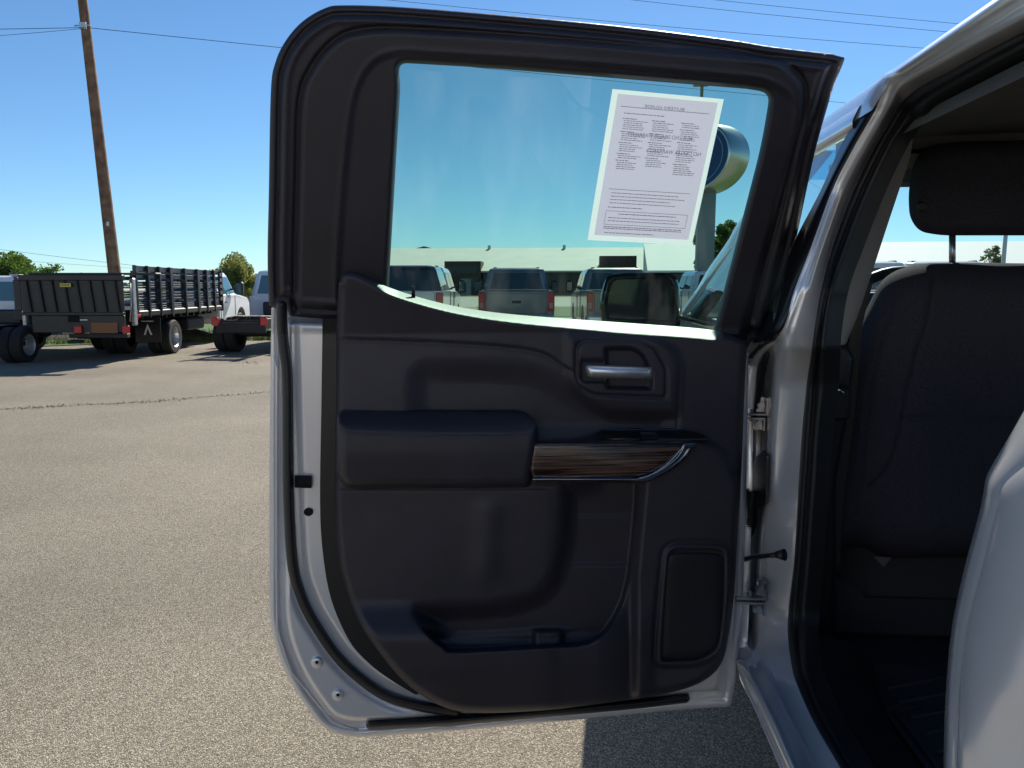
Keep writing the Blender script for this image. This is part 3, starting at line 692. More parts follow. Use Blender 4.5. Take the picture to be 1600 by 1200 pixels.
# A-pillar and front door frame (seen through the open door's window)
ap = MB()
apo = [Vector((side(1.835), 2.04, 1.835))] + [atB(*p) for p in ((1150, 352), (1137, 377), (1107, 419), (1089, 451))] + [Vector((side(1.37), 2.92, 1.372))]
api = [p + Vector((0.045, -0.035, -0.030)) for p in apo]; api2 = [p+Vector((0.012, -0.085, -0.055)) for p in apo]; apt = [p+Vector((0.07, 0.02, 0.0)) for p in apo]
ap.loft([resamp(apt, 24), resamp(apo, 24), resamp([p+Vector((-.002, -.035, -.022)) for p in apo], 24), resamp(api2, 24), resamp([p+Vector((0.05, -.085, -.06)) for p in apo], 24)])
ap.build('windshield_pillar', M['silver'], truck)
ap = MB(); ap.loft([resamp([p+Vector((-.001, -.088, -.057)) for p in apo], 24), resamp([p+Vector((-.006, -.10, -.066)) for p in apo], 24), resamp([p+Vector((0.0, -.125, -.08)) for p in apo], 24)])
ap.build('front_window_seal', M['rubber'], truck)
# front door frame under the roof rail, its black moulding and glass
fr = MB(); fr.loft([[Vector((side(z, o_), Y, z)) for z, o_ in ((1.812, 0.004), (1.80, -.004), (1.775, -.006), (1.760, 0.0), (1.757, .02))] for Y in np.linspace(1.60, 2.14, 6)])
fr.build('front_window_frame', M['silver'], truck)
fg = MB(); P = [(1.30, 1.345), (1.30, 1.77)]
vs = [Vector((side(1.345, .012), 1.72, 1.345)), Vector((side(1.345, .012), 2.86, 1.345)), Vector((side(1.45, .012), 2.66, 1.45)), Vector((side(1.76, .012), 2.12, 1.76)), Vector((side(1.76, .012), 1.60, 1.76)), Vector((side(1.55, .012), 1.64, 1.55))]
fg.add(vs, [tuple(range(6))]); fg.build('front_window_glass', M['sideglass'] if False else glass_mat('front_glass', (0.55, 0.7, 0.68), 1.0), truck)
# belt moulding and quarter patch
MB().box(0.372, 0.386, 1.80, 2.86, 1.338, 1.352, 0.003).build('belt_moulding', M['gloss_black'], truck)
# fender, hood, cowl
mb = MB(); rows = []
for Y in np.linspace(2.88, 4.55, 12):
    t = (Y-2.88)/1.67; zt = 1.30-0.10*t*t; xo = 0.36+0.10*t**4
    arch = 0.5*math.sqrt(max(0, 1-((Y-3.75)/0.52)**2)); zl = 0.44+ (arch*0.95 if arch > 0 else 0)
    rows.append([Vector((xo+.02, Y, zl)), Vector((xo-.01, Y, max(zl+.02, 0.9))), Vector((xo, Y, zt-0.12)), Vector((xo+.02, Y, zt-.04)), Vector((xo+.07, Y, zt)), Vector((xo+.2, Y, zt+.02)), Vector((1.42, Y, zt+.06)), Vector((2.64-xo, Y, zt+.02)), Vector((2.82-xo, Y, zt-.04)), Vector((2.84-xo, Y, .5))])
mb.loft(rows); mb.build('hood', M['silver'], truck)
MB().box(0.50, 2.34, 4.50, 4.60, 0.42, 1.10, 0.04).build('grille', M['black'], truck)
# windshield with tinted band
W0, W1 = Vector((0.62, 2.08, 1.80)), Vector((2.22, 2.08, 1.80)); V0, V1 = Vector((0.50, 2.95, 1.345)), Vector((2.34, 2.95, 1.345))
MB().add([W0.lerp(V0, .13), W1.lerp(V1, .13), V1, V0], [(0, 1, 2, 3)]).build('windshield', M['windshield'], truck)
MB().add([W0, W1, W1.lerp(V1, .13), W0.lerp(V0, .13)], [(0, 1, 2, 3)]).build('windshield_shade_band', M['shade_band'], truck)
MB().box(0.66, 2.18, 2.00, 2.10, 1.765, 1.87, 0.01).build('windshield_header', M['headliner'], truck)
# far side and back of the cab, floor, dash
mb = MB(); mb.box(2.40, 2.46, 0.1, 2.9, 0.45, 1.33, 0.01); mb.box(2.30, 2.36, 1.50, 1.62, 1.30, 1.80, .01); mb.box(2.28, 2.36, 0.3, 2.15, 1.76, 1.80, .01)
mb.box(2.26, 2.34, 0.3, 0.55, 1.3, 1.8, .01)
mb.build('far_side', M['silver'], truck)
mb = MB(); mb.box(0.66, 2.24, 0.28, 0.33, 0.45, 1.36, 0.01); mb.box(0.62, 0.80, 0.28, 0.34, 1.36, 1.80, .01); mb.box(2.05, 2.24, 0.28, 0.34, 1.36, 1.80, .01); mb.box(.62, 2.24, .28, .33, 1.72, 1.86, .01)
mb.build('cab_back', M['silver'], truck)
mb = MB(); mb.box(0.505, 2.39, 0.80, 2.9, 0.50, 0.545, 0.01); mb.build('cab_floor', M['carpet'], truck)
# rubber floor mat with raised chevrons
mb = MB(); mb.box(0.66, 1.24, 1.00, 1.80, 0.545, 0.56, 0.008)
for k in range(12):
    y = 1.04+k*0.06
    for s_ in (-1, 1):
        xc = 0.92
        mb.tube([Vector((xc, y+.07, .562)), Vector((xc+s_*.22, y-.02, .562))], 0.006, 4)
for k in range(3): mb.tube([Vector((0.64+.02*k, 1.02, .562)), Vector((.64+.02*k, 1.58, .562)), Vector((.70+.02*k, 1.61, .562))], 0.005, 4)
mb.build('floor_mat', M['carpet'], truck)
mb = MB(); mb.loft([[Vector((x, Y, z)) for Y, z in ((2.35, 0.6), (2.40, 0.9), (2.38, 1.18), (2.46, 1.27), (2.7, 1.31), (2.95, 1.335))] for x in (0.50, 1.0, 1.4, 2.3)]); mb.box(.60, 1.22, 2.52, 2.80, 1.28, 1.435, .05); mb.box(.48, .62, 1.95, 2.6, .9, 1.33, .02); dash = mb.build('dashboard', M['black'], truck)
MB().box(0.80, 0.96, 2.36, 2.38, 1.368, 1.376, 0.002).build('dash_trim', M['bright'], truck)
mb = MB(); wc = Vector((0.93, 2.22, 1.325)); ax = Vector((0, -0.9, 0.42)).normalized(); u = Vector((1, 0, 0)); v = ax.cross(u)
mb.tube([wc+(u*cos(t)+v*sin(t))*0.19 for t in np.linspace(0, 2*pi, 41)], 0.016, 8, cap=False); mb.tube([wc-u*.19, wc+u*.19], .02, 6); mb.tube([wc, wc-v*.19], .02, 6)
mb.build('steering_wheel', M['black'], truck)
# inner sill trim, B-pillar trims and belt
st = MB(); st.loft([off(A0, (.004, .0, 0))[20*PER:], off(A0, (.05, .012, -.004))[20*PER:], off(A0, (.13, .03, -.03))[20*PER:], off(A0, (.16, .03, -.08))[20*PER:]]); st.build('sill_trim', mat('sill_plastic', (.010, .010, .011), .8, spec=.15), truck)
PT = rp([(1500, 120, 6), (1470, 150, 10), (1428, 195, 10), (1424, 240, 20), (1409, 285, 20), (1384, 360, 20), (1358, 440, 30), (1340, 495, 20), (1321, 539, 3), (1280, 541, 2), (1288, 440, 20), (1330, 300, 20), (1390, 190, 20), (1440, 130, 4)])
relief('pillar_trim', lambda x, y: sdf(x, y, PT), lambda x, y: 0.02*rnd(sdf(x, y, PT), 22)-0.008*S(-4, 4, x-(1352-(y-300)*.28)), (1276, 1505, 115, 545), 3, M['pillar_trim'], truck, back=-0.06, mapper=plane_map(1.78))
PL = rp([(1288, 536, 2), (1322, 536, 4), (1335, 560, 4), (1322, 660, 10), (1304, 760, 20), (1306, 880, 20), (1300, 1000, 20), (1280, 1100, 10), (1250, 1100, 4), (1246, 900, 10), (1262, 700, 10)])
relief('lower_pillar_trim', lambda x, y: sdf(x, y, PL), lambda x, y: 0.02*rnd(sdf(x, y, PL), 14), (1240, 1340, 530, 1105), 3, M['black'], truck, back=-0.08, mapper=plane_map(1.80))
mb = MB(); rows = [[plane_map(1.86)([x+dx], [y], [0])[0] for dx in (0, 9, 18)] for x, y in ((1346, 440), (1330, 505), (1324, 570), (1318, 640), (1308, 720), (1298, 800), (1294, 880))]
mb.loft([[Vector(p) for p in r_] for r_ in rows]); mb.build('seat_belt', mat('webbing', (.045, .04, .037), .8, bump=.4, bscale=600), truck)
mb = MB(); c = Vector(plane_map(1.78)([1312], [622], [0])[0]); mb.box(c.x-.022, c.x+.02, c.y-.02, c.y+.01, c.z-.05, c.z+.03, .008); mb.build('belt_anchor', M['black'], truck)
MB().tube([Vector(plane_map(1.74)([a], [b], [0])[0]) for a, b in ((1306, 607), (1313, 610), (1320, 616))], .003, 5).build('belt_guide', M['bright'], truck)
# ---- front seat
YS = 1.95
SB = rp([(1330, 560, 60), (1343, 505, 20), (1380, 430, 40), (1432, 411, 60), (1500, 410, 20), (1640, 412, 30), (1700, 470, 60), (1720, 870, 40), (1380, 872, 30), (1340, 850, 20), (1300, 870, 20), (1288, 830, 20), (1300, 760, 30), (1316, 690, 40)])
SE1 = cr([(1457, 433), (1447, 500), (1423, 583), (1411, 650), (1400, 700), (1380, 740), (1357, 763)]); SE2 = np.array([(1411, 652), (1520, 656), (1700, 660)], float); SE3 = cr([(1387, 500), (1370, 560), (1357, 617), (1345, 733), (1335, 800)])
def seat_h(x, y):
    d = sdf(x, y, SB); h = 0.10*rnd(d, 55) + 0.03*S(1320, 1460, x)
    for s_, k in ((SE1, .013), (SE2, .010), (SE3, .008)): h = h - k*np.exp(-(pdist(x, y, s_)/2.2)**2)
    return h - 0.03*np.exp(-((x-1560)/100.)**2)*S(860, 700, y)
seat = relief('front_seat', lambda x, y: sdf(x, y, SB), seat_h, (1283, 1725, 405, 878), 4, M['fabric'], truck, back=-0.10, mapper=plane_map(YS))
HR = rp([(1428, 250, 20), (1452, 228, 20), (1500, 221, 30), (1680, 218, 30), (1704, 250, 20), (1710, 340, 30), (1680, 368, 30), (1470, 368, 40), (1436, 362, 16), (1421, 340, 16), (1419, 300, 20)])
hr = relief('headrest', lambda x, y: sdf(x, y, HR), lambda x, y: .055*rnd(sdf(x, y, HR), 26), (1415, 1715, 214, 374), 3, M['fabric'], seat, back=-.06, mapper=plane_map(YS))
relief('headrest_button', lambda x, y: 9-np.hypot(x-1441, y-322), lambda x, y: .052+.004*rnd(9-np.hypot(x-1441, y-322), 4), (1430, 1452, 311, 333), 1.5, M['black'], seat, back=.03, mapper=plane_map(YS))
MB().tube([Vector(plane_map(YS+.02)([1488], [a], [0])[0]) for a in (360, 425)], .0075, 12).build('headrest_post', M['zinc'], seat)
MB().tube([Vector(plane_map(YS+.02)([1650], [a], [0])[0]) for a in (360, 425)], .0075, 12).build('headrest_post', M['zinc'], seat)
mb = MB(); mb.box(.70, 1.26, 1.95, 2.5, .62, .86, .05); mb.box(.66, 1.20, 1.96, 2.3, .545, .70, .02); mb.box(1.5, 2.2, 1.9, 2.45, .6, .85, .05); mb.build('seat_cushion', M['carpet'], seat)
mb = MB(); mb.box(1.62, 2.18, 1.95, 2.1, .82, 1.46, .06); mb.build('passenger_backrest', M['fabric'], seat)
mb = MB(); mb.box(.60, 2.3, .36, .95, .62, .86, .06); mb.box(.60, 2.3, .36, .52, .86, 1.5, .06); mb.build('rear_bench', M['fabric'], truck)
lab = MB(); q = [Vector(plane_map(1.9)([a], [b], [.0])[0]) for a, b in ((1365, 870), (1393, 871), (1381, 886))]; lab.prism(q, (0, .002, 0)); lab.build('seat_tag', mat('tag_cloth', (.12, .12, .12), .8), truck)
# visor
MB().add([plane_map(2.0)([a], [b], [0])[0] for a, b in ((1414, 234), (1470, 232), (1470, 262), (1412, 264))], [(0, 1, 2, 3)]).add([plane_map(2.0)([a], [b], [-.02])[0] for a, b in ((1414, 234), (1470, 232), (1470, 262), (1412, 264))], [(0, 1, 2, 3)]).build('sun_visor', M['visor'], truck)
MB().box(.63, 1.1, 2.02, 2.05, 1.70, 1.765, .01).build('visor_hinge', M['pillar_trim'], truck)
# ---- rear quarter (dog leg in front of the wheel) at the lower right
Q1 = [(1655, 552), (1600, 641), (1572, 690), (1546, 738), (1539, 770), (1532, 803), (1510, 883), (1495, 950), (1487, 1000), (1481, 1067), (1478, 1130), (1477, 1200), (1477, 1262)]
Q2 = [(1720, 610), (1652, 690), (1606, 722), (1566, 756), (1558, 785), (1550, 820), (1530, 900), (1514, 960), (1507, 1000), (1500, 1067), (1496, 1130), (1494, 1200), (1494, 1262)]
Q3 = [(1990, 690), (1850, 740), (1720, 780), (1690, 810), (1660, 850), (1640, 890), (1618, 930), (1600, 965), (1592, 1005), (1580, 1067), (1572, 1130), (1567, 1200), (1566, 1262)]
Q4 = [(2300, 800), (2150, 830), (2000, 860), (1980, 900), (1960, 930), (1940, 960), (1920, 990), (1900, 1010), (1880, 1040), (1860, 1080), (1850, 1130), (1850, 1200), (1850, 1262)]
Q1, Q2, Q3 = Q1[1:], Q2[1:], Q3[1:]
q = lambda Pq, o_: [atX(a, b, XB+o_) for a, b in cr(Pq, 6)]
_q1 = q(Q1, .03); _q3 = q(Q3, 0)
_q3 = [Vector((XB, min(p3.y, p1.y-.10) if i > 40 else p1.y-.19, p1.z)) if i <= 60 else p3 for i, (p1, p3) in enumerate(zip(_q1, _q3))]
for _ in range(12):
    for i in range(1, len(_q3)-1): _q3[i] = (_q3[i-1]+_q3[i]*2+_q3[i+1])/4
_q4 = [Vector((XB+.01, .18, p.z)) for p in _q3]
mb = MB(); q1, q2, q3, q4 = _q1, q(Q2, .004), _q3, _q4
def mm_(a, b, t, v): return [p.lerp(r_, t)+Vector(v) for p, r_ in zip(a, b)]
mb.loft([off(q(Q1, .06), (.10, .02, 0)), q(Q1, .055), q1, mm_(q1, q2, .12, (-.003, 0, 0)), mm_(q1, q2, .5, (-.004, 0, 0)), mm_(q1, q2, .93, (-.002, 0, 0)), q2, mm_(q2, q3, .03, (-.001, 0, 0)), mm_(q2, q3, .15, (-.004, 0, 0)), mm_(q2, q3, .5, (-.009, 0, 0)), mm_(q2, q3, .9, (-.004, 0, 0)), q3, mm_(q3, q4, .03, (.006, 0, 0)), mm_(q3, q4, .3, (.0, 0, 0)), q4])
zt_ = q1[0].z
mb.loft([[Vector((side(z)+dx, y0+(zt_-z)*.8, z)) for z in np.linspace(zt_, 1.84, 8)] for dx, y0 in ((.05, q1[0].y-.03), (.01, q1[0].y-.05), (.004, q1[0].y-.08), (.0, .40), (.0, .30))])
mb.build('rear_quarter', M['silver'], truck)
# ---- hinges, check strap, wiring boot
def jb(px, py, o_): return atB(px, py, o_)
for hy in (645, 930):
    h = MB(); a = jb(1178, hy, .040); K = 1.5
    def hb(x0, x1, y0, y1, z0, z1, r_=.001): h.box(a.x+x0*K, a.x+x1*K, a.y+y0*K, a.y+y1*K, a.z+z0*K, a.z+z1*K, r_)
    hb(-.030, .017, -.016, .008, -.002, .0012); hb(-.030, .015, -.016, .008, -.0085, -.005)
    hb(.014, .0175, -.016, .010, -.001, .026); hb(.011, .0145, -.016, .010, -.026, -.006); hb(.002, .014, -.006, -.003, .002, .026); hb(-.002, .012, -.006, -.003, -.026, -.008)
    h.cyl(a+Vector((.007, -.010, .014))*K, (0, -1, 0), .009, .010, 6); h.cyl(a+Vector((.004, -.010, -.016))*K, (0, -1, 0), .009, .010, 6)
    h.cyl(a+Vector((-.008, -.006, -.012))*K, (0, 0, 1), .0065, .030, 12)
    h.build('door_hinge', M['zinc'], truck)
h = MB(); h.tube([jb(1166, 560, .045), jb(1164, 720, .045), jb(1160, 860, .045)], .007, 8); h.build('hinge_post', M['zinc'], truck)
h = MB(); h.tube([jb(1150, 878, .03), jb(1175, 871, .03), jb(1200, 868, .035), jb(1214, 867, .045)], [.006, .006, .005, .006], 8); h.tube([jb(1212, 867, .045), jb(1226, 867, .06)], [.007, .013], 8); h.build('check_strap', M['black'], truck)
h = MB(); pts = cr([(1176, 766), (1173, 790), (1172, 812), (1168, 828), (1160, 836), (1148, 838)], 9); n_ = len(pts)
for i in range(0, n_-1, 1):
    a, b = pts[i], pts[i+1]; A_, B_ = jb(a[0], a[1], .04), jb(b[0], b[1], .04); h.tube([A_, A_.lerp(B_, .5), B_], [.010, .0165, .010], 12, cap=False)
h.build('wiring_boot', M['rubber'], truck)
h = MB(); h.prism([jb(a, b, .045)+Vector((-.004, -.01, 0)) for a, b in ((1183, 712), (1192, 704), (1199, 712), (1197, 788), (1182, 792), (1166, 776), (1178, 722))], (.01, .02, 0)); h.build('wiring_plug', M['black'], truck)
h = MB(); h.prism([jb(a, b, .02)+Vector((-.004, -.01, 0)) for a, b in ((1198, 482), (1210, 490), (1208, 532), (1178, 536), (1176, 526))], (.01, .02, 0)); h.tube([jb(a, b, .045) for a, b in ((1204, 530), (1194, 570), (1186, 615), (1180, 650))], .006, 8); h.build('channel_foot', M['rubber'], truck)
# ---- side mirror seen through the glass
YM = 2.92
MR = rp([(948, 428, 16), (1000, 426, 30), (1052, 426, 14), (1062, 445, 16), (1064, 500, 8), (1058, 512, 8), (940, 506, 4), (936, 470, 30)])
mm = relief('side_mirror', lambda x, y: sdf(x, y, MR), lambda x, y: .03*rnd(sdf(x, y, MR), 8)-.012*S(8, 10, sdf(x, y, MR)), (932, 1068, 422, 515), 1.5, M['gloss_black'], truck, back=-.12, mapper=plane_map(YM))
MG = rp([(958, 437, 8), (1048, 435, 8), (1056, 500, 8), (950, 498, 6)])
relief('mirror_glass', lambda x, y: sdf(x, y, MG), .020, (945, 1060, 430, 504), 6, mat('mirror_glass', (.05, .05, .055), .06, .3, spec=.6), mm, mapper=plane_map(YM))
MB().loft([[atY(a, b, YM-.03+w_) for w_ in (0, .06, .12)] for a, b in cr([(941, 470), (946, 440), (956, 429), (1000, 426.3), (1050, 427), (1059, 436)], 5)]).build('mirror_cap', M['silver'], mm)
MB().box(.36, .47, YM-.01, YM+.06, 1.27, 1.33, .015).build('mirror_arm', M['black'], mm)
# wheel of the truck, ahead and behind
def wheel(mb_t, mb_r, c, ax, R=.41, wd=.27, rr=.24):
    mb_t.cyl(c, ax, R, wd, 32, prof=[(rr, 0), (R-.03, 0), (R, .03), (R, wd-.03), (R-.03, wd), (rr, wd)])
    mb_r.cyl(c, ax, rr, wd, 28, prof=[(.05, wd*.65), (.12, wd*.70), (rr*.6, wd*.45), (rr-.02, wd*.5), (rr, wd), (rr+.015, wd+.004), (rr+.015, wd-.02)])
for yy in (3.75, -.35):
    a = MB(); b = MB(); wheel(a, b, (.62, yy, .41), (-1, 0, 0)); t_ = a.build('wheel', M['tyre'], truck); b.build('rim', M['rim'], t_)
    a = MB(); b = MB(); wheel(a, b, (2.22, yy, .41), (1, 0, 0)); t_ = a.build('wheel', M['tyre'], truck); b.build('rim', M['rim'], t_)
# cargo bed behind the camera's side (throws light and shade)
mb = MB(); mb.box(.40, 2.44, -2.0, .12, .55, 1.30, .04); mb.build('cargo_bed', M['silver'], truck)

# ================================================================== paper in the window
SQ = [np.array(p, float) for p in ((957, 139), (1131, 155), (1081, 383), (918, 375))]
def pq(u, v):     # u to the right, v down
    a = SQ[0]*(1-u)+SQ[1]*u; b = SQ[3]*(1-u)+SQ[2]*u; return a*(1-v)+b*v
def pquad(mb, u0, u1, v0, v1, w, mi=0):
    c = [pq(u0, v0), pq(u1, v0), pq(u1, v1), pq(u0, v1)]; P = door_map([p[0] for p in c], [p[1] for p in c], [w]*4); mb.add([Vector(p) for p in P], [(0, 1, 2, 3)], mi)
WP = -0.0575
stk = MB(); 
for u0 in np.linspace(0, .9, 10):
    pquad(stk, u0, u0+.1, 0, 1, WP)
sticker = stk.build('window_sticker', M['paper_tape'])
tag(sticker, 'white printed paper sheet taped inside the open door window, text reversed', 'paper notice')
pp = MB(); pquad(pp, .055, .955, .028, .965, WP+.0004); pp.build('paper_sheet', M['paper'], sticker)
ink = MB(); fnt = MB()
def line(mb, u0, u1, v, t=.0016, w=WP+.0008): pquad(mb, u0, u1, v-t, v+t, w)
line(ink, .10, .90, .108, .0016); line(ink, .12, .88, .655, .0014)
def para(u0, u1, v0, v1, dv, mb=fnt, jag=.35):
    v = v0
    while v < v1:
        a = u0; e = u1-random.random()*jag*(u1-u0); 
        while a < e:
            b = min(e, a+random.uniform(.012, .045)); line(mb, a, b, v, .0022); a = b+.006
        v += dv
para(.14, .55, .150, .152, .02, ink)
for (u0, u1, ve) in ((.135, .37, .47), (.40, .62, .46), (.665, .88, .53)):
    v = .185
    while v < ve:
        para(u0, u0+.13, v, v+.001, .02, ink, .1); n_ = random.randint(2, 5); para(u0+.015, u1, v+.014, v+.014*n_, .0135, fnt); v += .014*(n_+1)+.003
para(.15, .85, .680, .76, .022, fnt, .2); para(.14, .5, .775, .777, .02, ink, .1)
line(ink, .13, .90, .80, .0012); line(ink, .13, .90, .89, .0012); 
for uu in (.13, .90): pquad(ink, uu-.0015, uu+.0015, .80, .89, WP+.0008)
para(.25, .80, .818, .82, .02, ink, .05); para(.16, .85, .845, .88, .02, fnt, .3); para(.13, .88, .905, .925, .011, ink, .02); para(.15, .8, .945, .947, .02, fnt, .3)
ink.build('printed_lines', M['ink'], sticker); fnt.build('small_print', M['ink_faint'], sticker)
def text_mesh(body_, size=1.0):
    c = bpy.data.curves.new('text', 'FONT'); c.body = body_; c.size = size; c.align_x = 'CENTER'; c.align_y = 'CENTER'
    o = bpy.data.objects.new('text', c); COL.objects.link(o); bpy.context.view_layer.update()
    dg = bpy.context.evaluated_depsgraph_get(); me = bpy.data.meshes.new_from_object(o.evaluated_get(dg)); 
    bpy.data.objects.remove(o); return me
def paper_text(s_, uc, vc, uw, vh, m):
    me = text_mesh(s_); xs = [v.co.x for v in me.vertices]; ys = [v.co.y for v in me.vertices]; W_ = max(xs)-min(xs); H_ = max(ys)-min(ys); cx = (max(xs)+min(xs))/2; cy = (max(ys)+min(ys))/2
    for v in me.vertices:
        c = pq(uc - (v.co.x-cx)/W_*uw, vc - (v.co.y-cy)/H_*vh); v.co = Vector(door_map([c[0]], [c[1]], [WP+.0012])[0])
    link('printed_text', me, m, sticker)
paper_text('BUYERS GUIDE', .49, .093, .36, .020, M['ink_faint'])
paper_text('AS IS - NO DEALER WARRANTY', .50, .285, .60, .026, M['ink_faint'])
paper_text('NO DEALER WARRANTY', .65, .385, .50, .026, M['ink_faint'])
# ================================================================== setting
def sheet(name, pts, m, z, kind='structure'):
    o = MB().add([Vector((p[0], p[1], z)) for p in pts], [tuple(range(len(pts)))]).build(name, m); return tag(o, kind=kind)
sheet('asphalt_lot', [(-400, -60), (400, -60), (400, 900), (-400, 900)], M['asphalt'], 0.0)
G = lambda a, b: atZ(a, b, 0.0)
def gD(px, D): p = atD(px, 470, D); return Vector((p.x, p.y, 0))
sheet('far_street', [gD(560, 58), gD(2100, 58), gD(2400, 128), gD(420, 128)], M['road'], 0.012)
sheet('grass_island', [gD(-1500, 18.6), gD(-200, 18.6), gD(40, 18.9), gD(410, 22.5), gD(560, 24), gD(660, 58), gD(420, 400), gD(-1500, 400)], M['grass'], 0.02)
sheet('grass_verge', [gD(752, 39), gD(2400, 37), gD(2400, 60), gD(745, 60)], M['grass'], 0.024)
sheet('grass_field', [gD(420, 127), gD(2400, 118), gD(2400, 500), gD(420, 500)], M['drygrass'], 0.03)
# concrete kerb where the lot ends on the left
# mulch bank behind the flatbed trucks
mb = MB(); rows = []
for t in np.linspace(0, 1, 60):
    a = gD(-700+t*1090, 20.2+t*2.2); n_ = Vector((-sin(0.1), cos(0.1), 0)); hgt = .26+.10*sin(t*31)+.06*sin(t*77+1)
    rows.append([a-n_*.55+Vector((0, 0, .0)), a-n_*.3+Vector((0, 0, hgt*.6)), a+Vector((0, 0, hgt)), a+n_*.5+Vector((0, 0, hgt*.8)), a+n_*1.2+Vector((0, 0, 0))])
mb.loft(rows); tag(mb.build('mulch_bank', M['mulch']), kind='structure')
# grass blades as clumps (uncountable)
def blades(name, spots, hmin, hmax, wd, m):
    mb = MB()
    for (p, n_) in spots:
        for _ in range(n_):
            a = random.random()*6.28; r_ = random.random()*.12; h_ = random.uniform(hmin, hmax); b = p+Vector((cos(a)*r_, sin(a)*r_, 0)); d = Vector((cos(a+1), sin(a+1), 0))*wd
            tip = b+Vector((random.uniform(-.5, .5)*h_, random.uniform(-.5, .5)*h_, h_)); mb.add([b-d, b+d, tip], [(0, 1, 2)])
    return tag(mb.build(name, m), kind='stuff')
sp = []
for _ in range(1500):
    t = random.random(); D = 18.9+random.random()**2*5; sp.append((gD(-60+t*500, D+t*2.6), 5))
blades('grass_tufts', sp, .05, .17, .012, M['blade'])
# crack across the lot with weeds growing out of it
ck = cr([(-60, 643), (0, 640), (60, 637), (120, 633), (200, 630), (260, 626), (330, 620), (420, 613), (480, 609)], 14)
mb = MB(); rows = []
for i, (a, b) in enumerate(ck):
    p = G(a, b); j = .02*random.random(); wv = .007+.009*random.random(); rows.append([Vector((p.x, p.y+j-wv, .004)), Vector((p.x, p.y+j+wv, .004))])
mb.loft(rows, smooth=False); tag(mb.build('pavement_crack', mat('crack', (.11, .105, .075), .95)), kind='structure')
sp = []
for i in range(260):
    k = random.random()*(len(ck)-1); i_ = int(k); p = G(*(ck[i_]+(ck[min(i_+1, len(ck)-1)]-ck[i_])*(k-i_))); sp.append((p+Vector((0, random.uniform(-.02, .02), 0)), random.choice((0, 1, 1, 2, 3))))
for i in range(26): p = G(random.uniform(372, 405), random.uniform(566, 571)); sp.append((p, 2))
blades('crack_weeds', sp, .008, .03, .006, M['blade'])

# ================================================================== buildings
bA = empty('warehouse', gD(900, 146), 'long low white warehouse with brick entrances across the street', 'building')
def wallbox(parent, name, pa, pb, z0, z1, th, m, proud=0.0):
    d = (pb-pa).normalized(); n_ = Vector((d.y, -d.x, 0))
    if n_.y > 0: n_ = -n_
    a = pa+n_*proud; b = pb+n_*proud; c = pb-n_*th; e = pa-n_*th
    mb = MB(); mb.prism([Vector((q_.x, q_.y, z0)) for q_ in (a, b, c, e)], (0, 0, z1-z0)); return mb.build(name, m, parent)
WA, WB = gD(470, 152), gD(1400, 142)
def on_wall(px):      # point of the wall line seen at image column px
    r = ray(px, 450); d = WB-WA; a = np.array([[r.x, -d.x], [r.y, -d.y]]); s_ = np.linalg.solve(a, np.array([WA.x, WA.y])); return CAM + r*s_[0]
def owp(px): p = on_wall(px); return Vector((p.x, p.y, 0))
def slope(parent, name, pa, pb, z0, z1, dep, m):
    d = (pb-pa).normalized(); n_ = Vector((-d.y, d.x, 0)); n_ = n_ if n_.y > 0 else -n_
    up = [Vector((0, 0, z0)), Vector((0, 0, z1))]
    mb = MB().add([pa+up[0]-n_*1.5, pb+up[0]-n_*1.5, pb+up[1]+n_*dep, pa+up[1]+n_*dep, pa+up[0]-n_*1.5-Vector((0, 0, .3)), pb+up[0]-n_*1.5-Vector((0, 0, .3)), pb+n_*dep, pa+n_*dep], [(0, 1, 2, 3), (0, 1, 5, 4), (0, 3, 7, 4), (1, 2, 6, 5)]); return mb.build(name, m, parent)
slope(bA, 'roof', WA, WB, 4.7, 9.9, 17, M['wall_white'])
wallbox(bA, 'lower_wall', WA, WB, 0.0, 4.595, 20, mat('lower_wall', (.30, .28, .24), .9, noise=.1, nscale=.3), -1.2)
# corrugation lines and parapet
e1 = wallbox(bA, 'entrance_block', owp(697), owp(753), 0, 6.5, 3, M['brick'], 1.6)
wallbox(bA, 'entrance_glazing', owp(703), owp(748), 4.2, 5.6, .2, M['dark_opening'], 1.7)
wallbox(bA, 'entrance_door', owp(722), owp(738), 0, 3.2, .2, mat('pale_door', (.3, .3, .28), .7), 1.7)
e2 = wallbox(bA, 'entrance_block', owp(936), owp(993), 0, 7.4, 3, M['brick'], 1.6)
for a, b in ((755, 800), (820, 860), (868, 890), (900, 925), (1000, 1040), (1046, 1080), (1086, 1130), (1140, 1200)):
    wallbox(bA, 'dark_bay', owp(a), owp(b), .6, 4.2, .2, M['dark_opening'], -1.1)
for px in (879, 750): p = owp(px); MB().box(p.x-.3, p.x+.3, p.y+16, p.y+16.6, 9.6, 10.4).build('roof_vent', M['alu'], bA)
bB = empty('storage_hall', gD(1250, 112), 'bright white metal hall to the right of the gray sign post', 'building')
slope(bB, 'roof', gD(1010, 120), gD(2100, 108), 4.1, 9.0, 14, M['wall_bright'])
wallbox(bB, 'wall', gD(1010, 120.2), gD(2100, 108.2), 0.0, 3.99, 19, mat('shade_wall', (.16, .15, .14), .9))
for k in range(14): wallbox(bB, 'door_bay', gD(1020+k*62, 119.3-k*.6), gD(1064+k*62, 118.9-k*.6), .2, 3.6, .1, M['dark_opening'], .4)
